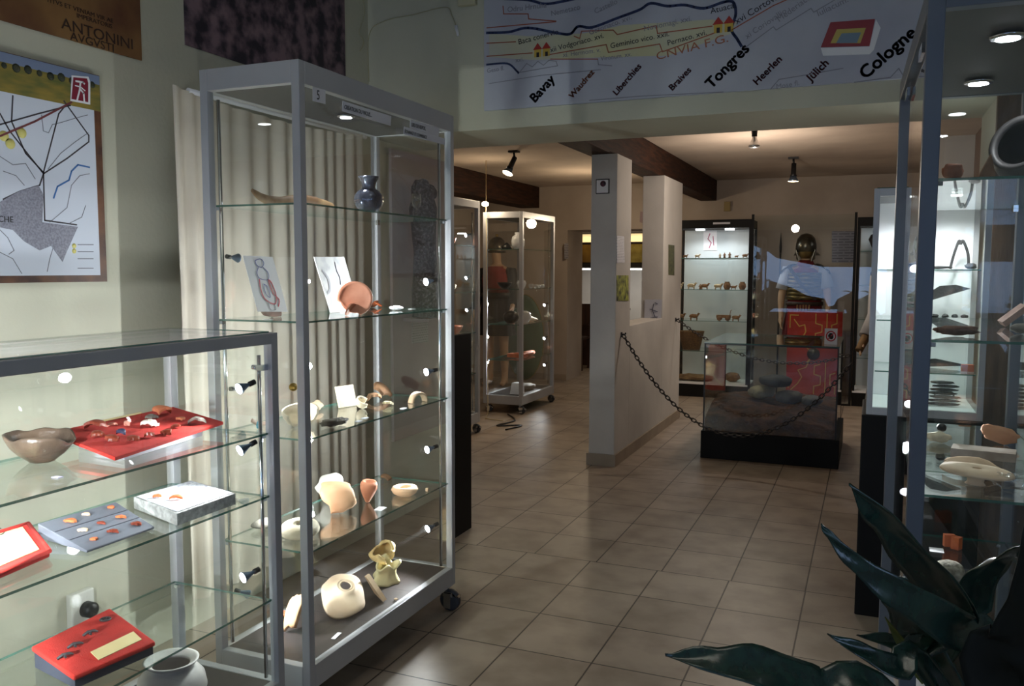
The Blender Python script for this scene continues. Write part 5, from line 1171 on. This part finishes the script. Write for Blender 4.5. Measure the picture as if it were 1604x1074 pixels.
# wall text beside the soldier
sheet('wall_text_panel', 'large printed text panel on the far wall right of the soldier', [(1303, 362), (1341, 362), (1341, 411), (1303, 411)], 1, 10.145, textpaper('panel_text', (150, 146, 156), (96, 94, 108), .05, .030, 'XZ'), 'text panel', nrm=-1)
# second mannequin with oval shield
MX, MY = -4.12, 9.32
t, s = figure('soldier_mannequin', 'soldier mannequin with a red tunic and dark mail behind the far glass case', MX, MY, 1.72, ((.25, -.02, 1.14), (.27, -.16, .98)), ((-.25, .0, 1.12), (-.28, -.06, .90)), sleeve=MAIL, full=True)
part('tunic', ell([(.10, 1.44), (.165, 1.40), (.185, 1.30), (.17, 1.12), (.16, 1.12), (.16, 1.35), (.10, 1.40)], MX, MY, 1, .72, 40, .03, 14), mat('brick_red_cloth', (150, 52, 44), (122, 38, 34), .9, scale=8), t, 'brick red tunic')
part('skirt', ell([(.17, 1.13), (.19, .98), (.23, .62), (.22, .62), (.17, .98), (.16, 1.13)], MX, MY, 1, .75, 40, .05, 12), MAIL, t, 'dark skirt')
part('cloak', ell([(.12, 1.46), (.21, 1.40), (.27, 1.15), (.30, .80), (.29, .80), (.25, 1.15), (.19, 1.38), (.11, 1.44)], MX, MY+.03, 1, .62, 36, .04, 9) if False else M().join(ell([(.197, 1.06), (.207, 1.06), (.207, 1.13), (.197, 1.13)], MX, MY, 1, .76, 32)), BLACKP, t, 'broad black belt')
h = part('helmet', ell([(.098, 1.60), (.108, 1.605), (.104, 1.68), (.088, 1.745), (.05, 1.78), (.001, 1.79)], MX, MY+.005, 1, 1.12, 30), HELM, t)
part('helmet_knob', M().tube([(MX, MY, 1.78), (MX, MY, 1.82)], [.012, .02], 10), mat('brass', (170, 140, 70)), h)
t = thing('oval_shield', 'dark green oval shield with a thin yellow rim leaning on the far wall', 'shield', (-4.03, 9.98, .002))
m = M().lathe([(.001, .05), (.10, .045), (.20, .025), (.235, .005), (.235, -.005), (.001, .03)], n=48, axis=(0, -1, 0)); m.v = [Vector((v.x*1.11-4.03, v.y+9.98, v.z*2.31+.545)) for v in m.v]
part('shield_board', m, mat('shield_green', (40, 98, 68), (32, 82, 58), .5, scale=8), t)
part('shield_rim', M().tube([(-4.03+.263*math.cos(a*PI/24), 9.977, .547+.541*math.sin(a*PI/24)) for a in range(49)], .006, 6, cap=False), mat('rim_yellow', (140, 120, 50)), t)
# third mannequin, mostly behind the tool cabinet
GX, GY = .23, 7.35
t, s = figure('robed_mannequin', 'mannequin in a pale grey robe with a brown glove, mostly hidden behind the tool cabinet', GX, GY, 1.66, ((.24, -.02, 1.14), (.26, -.14, .98)), ((-.20, -.02, 1.10), (-.275, -.14, .90)), sleeve=mat('robe_grey', (190, 188, 186), (160, 158, 158), .9, scale=4), full=True)
part('robe', ell([(.10, 1.38), (.17, 1.33), (.19, 1.15), (.17, .98), (.20, .7), (.235, .34), (.225, .34), (.19, .7), (.16, .98), (.17, 1.3)], GX, GY, 1, .75, 48, .05, 13), mat('robe_grey', (190, 188, 186), (160, 158, 158), .9, scale=4), t, 'pale grey pleated robe')
part('glove', M().tube(smooth([(GX-.235, GY-.09, .93), (GX-.262, GY-.14, .86), (GX-.30, GY-.20, .775)]), [.036, .036, .036, .036, .034, .034, .034, .033, .032, .031, .03, .03, .028][:13], 12), mat('brown_glove', (130, 100, 58), (98, 72, 40), .7, scale=14, bump=.3), t, 'brown leather glove')

# ================================================================== FAR CASE AND CABINET CONTENTS
def stand(px, py): return None
BCY = 9.62
def fig(kind, x, z, sd, h, group, lb, mt):
    rnd = random.Random(sd)
    if kind == 'animal':
        m = M().rock(h*.62, h*.24, h*.28, sd, .2, 2).move((0, 0, h*.55))
        for a in (-.40, .40):
            for b_ in (-.10, .10): m.tube([(a*h, b_*h, h*.45), (a*h*1.05, b_*h, 0)], [h*.10, h*.07], 7)
        m.tube([(h*.5, 0, h*.62), (h*.68, 0, h*.92), (h*.86, 0, h*.84)], [h*.15, h*.14, h*.06], 8)
    elif kind == 'pot': m = M().lathe([(.001, 0), (h*.3, 0), (h*.48, h*.4), (h*.42, h*.75), (h*.28, h*.9), (h*.34, h), (h*.26, h), (h*.2, h*.85), (.001, h*.5)], n=22)
    elif kind == 'cart': 
        m = M().obox((0, 0, h*.62), h*1.0, h*.4, h*.22)
        for a in (-.6, .6):
            for b_ in (-.45, .45): m.lathe([(.001, -.02*h), (h*.34, -.02*h), (h*.34, .06*h), (.001, .06*h)], (a*h, b_*h, h*.34), 16, (0, 1, 0))
        m.tube([(h*.9, 0, h*.8), (h*1.0, 0, h*1.5), (h*1.2, 0, h*1.6)], h*.05, 6)
    else: m = M().tube([(0, 0, 0), (0, 0, h*.5), (0, 0, h*.8)], [h*.22, h*.16, h*.12], 9).rock(h*.13, h*.13, h*.15, sd, .1, sub=2).move((0, 0, 0))
    if kind == 'person': m = M().tube([(0, 0, 0), (0, 0, h*.35), (0, 0, h*.7), (0, 0, h*.76), (0, 0, h*.86), (0, 0, h)], [h*.24, h*.17, h*.2, h*.07, h*.13, h*.06], 10).tube([(h*.16, 0, h*.64), (h*.32, -.06*h, h*.5)], h*.05, 6).tube([(-h*.16, 0, h*.64), (-h*.3, -.08*h, h*.46)], h*.05, 6)
    m.drop((x, BCY-.08, z+.001)); one({'animal': 'animal_figurine', 'pot': 'miniature_pot', 'cart': 'model_cart', 'person': 'clay_figurine'}[kind], lb, 'figurine', m, mt, group)
BROWN2 = mat('figurine_brown', (152, 112, 74), (110, 76, 48), .8, scale=30)
CREAM2 = mat('figurine_cream', (210, 190, 156), (170, 146, 108), .8, scale=30)
def bx(px, pz): return W(px, 400, 1, BCY-.08).x
rows = [(1.533, 'topmost', [(1064, 'pot', .045), (1074, 'animal', .042), (1093, 'animal', .045), (1128, 'person', .05), (1135, 'person', .058), (1143, 'person', .062), (1154, 'animal', .030), (1168, 'animal', .048)]),
        (1.188, 'second', [(1065, 'animal', .075), (1085, 'animal', .075), (1098, 'person', .06), (1106, 'animal', .07), (1127, 'animal', .07), (1140, 'pot', .085), (1151, 'animal', .05), (1164, 'pot', .085)]),
        (.845, 'third', [(1069, 'animal', .075), (1090, 'animal', .08), (1137, 'cart', .075), (1156, 'animal', .07)])]
ORDN = ['first', 'second', 'third', 'fourth', 'fifth', 'sixth', 'seventh', 'eighth']
for z, nm, L_ in rows:
    for i, (px, k, h) in enumerate(L_):
        kn = {'pot': 'miniature pot', 'animal': 'animal figurine', 'person': 'upright figurine', 'cart': 'model cart'}[k]
        fig(k, bx(px, z), z, px, h, 'figurines in the black-framed cabinet', f'brown clay {kn}, {ORDN[i]} from left on the {nm} shelf of the black cabinet', BROWN2 if (i+px) % 3 else CREAM2)
a, b_ = W(1102, 361, 1, 9.89), W(1124, 392, 1, 9.89)
sheet('figure_sheet', 'white sheet with a small pink figure drawing hung in the black cabinet', [(1102, 361), (1123, 361), (1123, 392), (1102, 392)], 1, 9.896, WHITE, nrm=-1)
part('figure_sketch', M().stroke([W(x, y, 1, 9.892) for x, y in ((1112, 366), (1109, 374), (1114, 380), (1111, 388))], .012, (0, -1, 0), .001).stroke([W(x, y, 1, 9.892) for x, y in ((1117, 370), (1118, 384))], .010, (0, -1, 0), .001), mat('print_pink', (176, 110, 130)), bpy.data.objects['figure_sheet'])
a, b_ = W(1064, 520, 1, 9.6), W(1101, 547, 1, 9.6)
m = M().lathe([(.001, 0), (.10, 0), (.145, .17), (.150, .178), (.140, .178), (.095, .012), (.001, .012)], n=36); m.v = [Vector((v.x*.97, v.y*.8, v.z*1.16)) for v in m.v]
m.drop(((a.x+b_.x)/2, 9.62, .509)); one('wicker_basket', 'brown wicker basket on the fourth shelf of the black cabinet', 'basket', m, mat('wicker', (150, 110, 66), (94, 64, 36), .8, scale=70, bump=.8, stretch=(1, 1, 3)))
one('clay_relief', 'low brown landscape model on the floor of the black cabinet', 'model', M().rock(.22, .14, .03, 77, .4, 3).drop((-1.82, 9.62, .162)), mat('model_brown', (166, 136, 98), (120, 92, 62), .9, scale=16))
one('bone_comb', 'small brown rock piece at the right on the floor of the black cabinet', 'stone', M().rock(.08, .05, .05, 79, .3).drop((-1.38, 9.62, .162)), BROWN2)
# dark vases in the narrow cabinet
for (z, h, r) in ((1.60, .20, .095), (1.25, .20, .10)):
    one('dark_vase', 'dark rounded vase on the %s shelf of the narrow lit cabinet' % ('upper' if z > 1.5 else 'second'), 'vase',
        M().lathe([(.001, 0), (r*.4, 0), (r*.7, h*.25), (r, h*.6), (r*.8, h*.82), (r*.5, h*.9), (r*.62, h), (r*.5, h), (r*.4, h*.88), (.001, h*.5)], (.055 if z > 1.5 else .085, 9.64, z+.001), 30), mat('black_ware', (34, 32, 34), None, .35))
# things in the two grey far-room cases
def far_item(nm, lb, cat, m, mt, x, y, z, g=None): m.drop((x, y, z+.001)); one(nm, lb, cat, m, mt, g)
far_item('white_jug', 'bright white jug with dark neck on the highest shelf of the far grey case', 'jug', M().lathe([(.001, 0), (.04, 0), (.062, .03), (.066, .08), (.055, .12), (.03, .135), (.034, .16), (.026, .16), (.001, .10)], n=30), mat('milk_glass', (232, 232, 236), None, .25), -3.17, 7.68, 1.60)
far_item('dark_jug', 'small dark lamp-shaped vessel left of the bright white jug', 'vessel', M().lathe([(.001, 0), (.05, 0), (.055, .02), (.03, .045), (.012, .06), (.001, .065)], n=24), BLACKP, -3.30, 7.70, 1.60)
for i, (x, y, r) in enumerate(((-3.15, 7.72, .05), (-3.14, 7.95, .028), (-3.14, 8.08, .022), (-3.14, 8.18, .02), (-3.14, 8.28, .02))):
    far_item('glass_beaker', ('small clear glass vessel, %s in the row on the second shelf of the far case' % ORDN[i]), 'glass', M().lathe([(.001, 0), (r*.6, 0), (r, r*1.0), (r*.8, r*1.6), (r*.7, r*1.6), (r*.85, r), (.001, .004)], n=20), mat('bright_glassware', (220, 226, 232), None, .1, coat=1), x, y, 1.215, 'glassware on the second shelf of the far case')
far_item('dark_cup', 'black bowl at the left of the second shelf of the far case', 'bowl', M().shell([(.03, 0), (.06, .03), (.075, .06)], .006, n=28), BLACKP, -3.32, 7.70, 1.215)
far_item('helmet', 'dark ball-shaped helmet on the third shelf of the far case', 'helmet', M().rock(.075, .075, .065, 4, .08), mat('iron_plates', (86, 80, 74)), -3.25, 7.70, .87)
far_item('white_globe', 'bright white rounded jar beside the dark helmet on the third shelf', 'jar', M().lathe([(.001, 0), (.04, 0), (.07, .05), (.06, .10), (.03, .12), (.001, .12)], n=28), mat('milk_glass', (232, 232, 236)), -3.185, 7.88, .87)
far_item('lidded_dish', 'pale lidded dish at the right of the third shelf of the far case', 'dish', M().lathe([(.001, 0), (.04, 0), (.085, .02), (.085, .026), (.03, .05), (.012, .055), (.014, .068), (.001, .07)], n=30), CREAM, -3.22, 8.12, .87)
far_item('clay_model', 'orange clay model on the fourth shelf of the far case', 'clay model', M().obox((0, 0, 0), .09, .06, .018).rock(.05, .04, .03, 6).move((0, 0, 0)), ORANGE, -3.22, 7.80, .52)
far_item('clay_model', 'long brown clay model at the right of the fourth shelf of the far case', 'clay model', M().rock(.05, .13, .025, 8, .4, 3), TERRA, -3.22, 8.1, .52)
far_item('white_block', 'bright white block-shaped object on the floor of the far case', 'block', M().prism([(-.06, -.05, 0), (.06, -.05, 0), (.045, -.035, .11), (-.045, -.035, .11)], (0, .09, 0)), WHITE, -3.19, 7.72, .176)
far_item('olive_stone', 'flat olive stone right of the white block on the floor of the far case', 'stone', M().rock(.09, .14, .03, 9, .3), GREYC, -3.24, 8.05, .176)
for i, (y, z, mt, lb) in enumerate(((6.30, 1.60, TERRA, 'row-end red bowl on the highest shelf'), (6.12, 1.60, BROWN, 'small brown cup beside the red bowl'), (6.30, 1.215, CREAM, 'cream dish on the second shelf'), (6.42, .87, mat('salmon_clay', (226, 158, 128)), 'salmon coloured jar on the third shelf'), (6.25, .52, PALE, 'pale round bowl on the fourth shelf'), (6.38, .176, CREAM, 'cream jar on the floor'))):
    far_item('pottery_bowl', lb+' of the half hidden grey case', 'bowl', M().shell([(.03, 0), (.055, .03), (.065, .06)], .006, n=28), mt, -3.22, y, z)

# ================================================================== CEILING LAMPS AND CORD
def spot_lamp(label, px, py, z, aim, col, pw, bulb_m, black=True, L_=.13):
    c = W(px, py, 2, z); t = thing('ceiling_spotlight', label, 'spotlight', (c.x, c.y, z-.20))
    mt = BLACKP if black else STEEL
    part('mounting_plate', M().box(c.x-.045, c.x+.045, c.y-.03, c.y+.03, z-.016, z-.001), mt, t)
    a = Vector((c.x, c.y, z-.016)); b_ = a+Vector((.005, 0, -.05)); d = (Vector(aim)-b_).normalized()
    part('arm', M().tube([a, b_], .010, 8), mt, t)
    part('housing', M().tube([b_-d*.01, b_+d*.09, b_+d*.11], [.022, .024, .034], 16), mt, t)
    r = part('reflector', M().lathe([(.022, 0), (.038, .03), (.052, .052), (.049, .052), (.02, .01), (.001, .01)], b_+d*.105, 24, d), STEEL, t)
    part('bulb', M().lathe([(.001, .046), (.046, .046), (.046, .050), (.001, .056)], b_+d*.105, 24, d), bulb_m, r)
    light('SPOT', 'spot_light', b_+d*.18, pw, col, aim, .04, 95, .6)
spot_lamp('black ceiling spotlight with a warm bulb, nearest the tall case', 805, 236, 2.44, (-3.35, 6.2, .8), WARM, 30, LENSW)
spot_lamp('black ceiling spotlight pointing straight down near the middle of the far room', 1243, 246, 2.44, (-.72, 8.3, 0), (1, .88, .74), 35, LENSW)
t = thing('ceiling_bulb', 'silver reflector bulb hanging from the ceiling right of the wooden beam', 'lamp', tuple(W(1182, 205, 2, 2.44)-Vector((0, 0, .12)))); c = W(1182, 205, 2, 2.44)
part('socket', M().lathe([(.001, 0), (.022, 0), (.020, -.04), (.001, -.04)], (c.x, c.y, 2.439), 16), BLACKP, t)
part('bulb', M().lathe([(.016, -.04), (.020, -.06), (.040, -.10), (.043, -.115), (.030, -.125), (.001, -.128)], (c.x, c.y, 2.439), 20), mat('silver_bulb', (206, 206, 206), None, .2, .7), t)
t = thing('pendant_cord_lamp', 'small glowing warm bulb on a vertical cord beside the far glass case', 'lamp', (-3.41, 7.50, .001))
part('cord', M().tube([(-3.43, 7.50, 2.439), (-3.425, 7.50, 1.2), (-3.41, 7.50, .002), (-3.30, 7.20, .006), (-3.1, 7.15, .006)], .004, 6), mat('pale_cord', (190, 170, 130)), t, 'pale vertical cord')
part('bulb', M().rock(.034, .034, .024, 1, .0, sub=2).move((-3.425, 7.47, 2.025)), LENSW, t)
light('POINT', 'bulb_light', (-3.425, 7.41, 2.0), 5, WARM, size=.03)
c = W(1241, 343, 1, 9.40)
one('junction_box', 'small beige junction box on the far wall above the black cabinet', 'electrical box', M().box(-1.60, -1.53, 10.12, 10.15, 2.08, 2.19), mat('beige_plastic', (150, 130, 84)), bevel=.003)
one('floor_cable', 'black cable lying on the floor between the two grey cases', 'cable', M().tube(smooth([(-3.2, 7.5, .008), (-3.0, 7.2, .008), (-3.05, 6.9, .008), (-2.85, 7.0, .008), (-2.9, 6.75, .008)]), .007, 6), BLACKP)
one('upright_board', 'slim black upright board standing right behind the tall case', 'board', M().box(-1.995, -1.960, 3.90, 4.092, 0, 1.061), BLACK)

# ================================================================== THROUGH THE DOORWAY
def back(label, px, mt, nm, cat, val=12.4, th=.03, part_frame=None):
    P = [W(a, b_, 1, val) for a, b_ in px]; x0, x1 = min(p.x for p in P), max(p.x for p in P); z0, z1 = min(p.z for p in P), max(p.z for p in P)
    return x0, x1, z0, z1
t = thing('wall_cabinet', 'dark framed wall cabinet with yellow lit posters seen through the doorway', 'cabinet', (-3.6, 12.6, 1.35))
x0, x1 = -4.3, -2.55
YD = 12.5; zt, zm, zb = W(900, 367, 1, YD).z, W(900, 380, 1, YD).z, W(900, 419, 1, YD).z
m = M().box(x0, x1, YD, YD+.3, zt, zt+.03).box(x0, x1, YD, YD+.3, zb, zb+.07).box(x0, x0+.06, YD, YD+.3, zb+.07, zt).box(x1-.06, x1, YD, YD+.3, zb+.07, zt).box(x0+.06, x1-.06, YD, YD+.02, zm-.015, zm+.005)
part('frame', m, mat('black_frame', (24, 18, 16)), t)
part('light_box', M().box(x0+.06, x1-.06, YD+.02, YD+.03, zm+.005, zt), emit('lit_strip_warm', (255, 226, 164), .9), t, 'lit cream strip')
for xa, xb, mt in ((-4.16, -3.68, mat('ochre_poster', (170, 130, 48), (130, 92, 34), .6, scale=5)), (-3.52, -2.66, mat('yellow_poster', (206, 186, 96), (168, 146, 66), .6, scale=9))):
    part('poster', M().box(xa, xb, YD+.10, YD+.11, zb+.08, zm-.03), mt, t)
part('back_panel', M().box(x0+.06, x1-.06, YD+.28, YD+.29, zb+.07, zt), mat('dark_backing', (58, 26, 18)), t)
light('AREA', 'cabinet_strip_light', (-3.45, 12.40, zb-.05), 5, (1, .95, .86), (-3.45, 12.7, .8), 1.4, sy=.05)
light('AREA', 'cabinet_top_light', (-3.45, 12.45, zt+.1), 3.0, (1, .8, .5), (-3.45, 12.6, 1.2), 1.4, sy=.05)
t = thing('lamp_strip', 'bright white lamp strip under the dark wall cabinet beyond the doorway', 'lamp', (-3.45, 12.55, zb-.04)); part('diffuser', M().box(-4.25, -2.6, 12.52, 12.56, zb-.035, zb-.008), emit('strip_white', (240, 240, 236), 2.2), t)
GP = mat('grey_photo', (96, 98, 104), (150, 150, 156), .6, scale=14)
for (x, y, w, h, lb) in ((-3.98, 1.22, .26, .14, 'wide dark landscape photo on the white wall beyond the doorway'), (-3.20, 1.28, .20, .12, 'blue-grey photo, highest in the sill opening'), (-3.16, 1.02, .18, .18, 'grey portrait photo below the blue-grey one'), (-3.18, .78, .10, .12, 'small square photo above the counter')):
    one('wall_photo', lb, 'photo', M().box(x-w/2, x+w/2, 13.08, 13.098, y-h/2, y+h/2), GP if w < .25 else mat('dark_landscape', (84, 84, 66), (120, 120, 110), .6, scale=10), 'photos on the wall beyond the doorway')
t = thing('counter', 'dark brown wooden counter standing beyond the doorway', 'counter', (-3.6, 12.2, 0))
part('body', M().box(-4.1, -3.35, 11.9, 12.4, 0, .80), DARKWOOD, t); part('top', M().box(-4.14, -3.31, 11.86, 12.44, .80, .83), DARKWOOD, t)
t = thing('chair', 'dark brown wooden chair in the room beyond the doorway', 'chair', (-3.85, 11.4, 0))
part('seat', M().box(-4.05, -3.66, 11.2, 11.6, .43, .46), DARKWOOD, t)
part('backrest', M().box(-4.05, -3.66, 11.58, 11.6, .62, .92), DARKWOOD, t)
for x in (-4.05, -3.70):
    for y in (11.2, 11.56): part('leg', M().box(x, x+.04, y, y+.04, 0, .43 if y < 11.5 else .62), DARKWOOD, t)
sheet('door_notice', 'small grey text notice on the pale door reveal at the far left', [(884, 381), (890, 381), (890, 405), (884, 405)], 0, -3.519, textpaper('notice_small', (176, 170, 172), (110, 104, 112), .02, .03, 'YZ'))

# ================================================================== POTTED PLANT
t = thing('potted_plant', 'dark green broad-leaved plant in the lower right foreground', 'plant', (.42, 1.12, 0))
part('pot', M().shell([(.12, 0), (.15, .05), (.175, .30), (.18, .36)], .012, (.42, 1.12, 0), 40), BLACKP, t, 'black pot')
part('potting_soil', M().lathe([(.001, .33), (.165, .325), (.16, .29), (.001, .29)], (.42, 1.12, 0), 32), SOIL, t)
def leaf(pts, ws, up=(0, -.3, 1), fold=.25, mt=LEAF, lb=None, th=.0009):
    P = smooth([Vector(p) for p in pts], 6); n = len(P); m = M(); U0 = Vector(up); vs = []; C = 8
    def w_at(u):
        k = u*(len(ws)-1); i = min(int(k), len(ws)-2); f = k-i; f = f*f*(3-2*f); return ws[i]*(1-f)+ws[i+1]*f
    for s_ in (1, -1):
        for i, p in enumerate(P):
            tn = (P[min(i+1, n-1)]-P[max(i-1, 0)]).normalized(); sd = tn.cross(U0).normalized(); nn = sd.cross(tn).normalized(); w = w_at(i/(n-1))
            for j in range(C+1):
                c = -1+2*j/C; vs.append(p+sd*w/2*c+nn*(w*fold*(abs(c)**1.5)-.0)+nn*(th*s_)+nn*.0015*math.sin(i*.9+c*3))
    fs = []; H = n*(C+1)
    for i in range(n-1):
        for j in range(C):
            a = i*(C+1)+j; fs.append((a, a+1, a+C+2, a+C+1)); fs.append((H+a, H+a+C+1, H+a+C+2, H+a+1))
        a = i*(C+1); fs.append((a, a+C+1, H+a+C+1, H+a)); a += C; fs.append((a, H+a, H+a+C+1, a+C+1))
    m.add(vs, fs, True); return part('leaf', m, mt, t, lb)
def L(px, ys): return [W(a, b_, 1, y) for (a, b_), y in zip(px, ys)]
RB = [Vector((.42+.03*i, 1.12, .45)) for i in (-1, 0, 1)]
leaf([RB[0]]+L([(1560, 1050), (1500, 945), (1440, 868), (1385, 808), (1330, 758)], (1.10, 1.06, 1.02, .98, .95)), [.012, .040, .058, .052, .036, .001], (-.55, -.75, .35), .22)
leaf([RB[0]]+L([(1590, 1060), (1500, 985), (1410, 930), (1340, 880), (1300, 838), (1286, 820)], (1.08, 1.00, .95, .93, .92, .92)), [.010, .028, .046, .034, .018, .008, .001], (-.30, -1, .28), .07, lb='broad leaf catching blue window light')
leaf([RB[0]]+L([(1420, 1120), (1290, 1085), (1190, 1050), (1110, 1035), (1042, 1025)], (.95, .90, .88, .87, .87)), [.010, .030, .050, .050, .030, .001], (-.1, -.5, .85), .14)
leaf([RB[1]]+L([(1530, 1020), (1520, 940), (1545, 885), (1580, 868), (1625, 862)], (1.15, 1.15, 1.12, 1.06, 1.0)), [.010, .034, .044, .036, .024, .012], (.2, -.8, .3), .2)
leaf([RB[0]]+L([(1470, 1075), (1410, 1050), (1350, 1020), (1296, 992)], (1.05, 1.0, .98, .97)), [.008, .026, .028, .018, .001], (-.1, -.7, .7), .15, lb='narrow leaf with a browned tip')
leaf([RB[1]]+L([(1480, 1060), (1440, 1030), (1395, 1006), (1342, 994)], (1.2, 1.18, 1.15, 1.13)), [.008, .020, .026, .020, .001], (-.1, -.7, .7), .15)
leaf([RB[0]]+L([(1480, 1060), (1450, 1000), (1410, 940), (1378, 915)], (1.12, 1.12, 1.1, 1.08)), [.012, .050, .070, .04, .001], (-.6, -.7, .3), .15, lb='dark leaf low in the middle')
leaf([RB[1]]+L([(1510, 1070), (1480, 1000), (1430, 930), (1395, 900)], (1.22, 1.2, 1.2, 1.2)), [.012, .060, .06, .04, .001], (-.5, -.7, .3), .15)
leaf([RB[2]]+L([(1590, 1110), (1600, 1010), (1618, 930), (1622, 850), (1628, 760)], (1.0, .96, .93, .9, .9)), [.02, .070, .060, .040, .024, .006], (-.1, -1, .05), .10, mt=mat('very_dark_leaf', (16, 24, 18), (12, 18, 14), .5, scale=6), lb='very dark leaf rising at the right edge')
leaf([RB[1]]+L([(1500, 1110), (1450, 1060), (1415, 1010), (1386, 966)], (1.14, 1.12, 1.10, 1.10)), [.008, .018, .018, .012, .001], (-.3, -.7, .5), .15, mt=LEAFY, lb='yellowed narrow leaf')
m = M()
for i in range(3): part('stem', M().tube([(.42+.03*(i-1), 1.12, .32), tuple(RB[i]+Vector((0, 0, .04)))], .010, 8), LEAF, t)
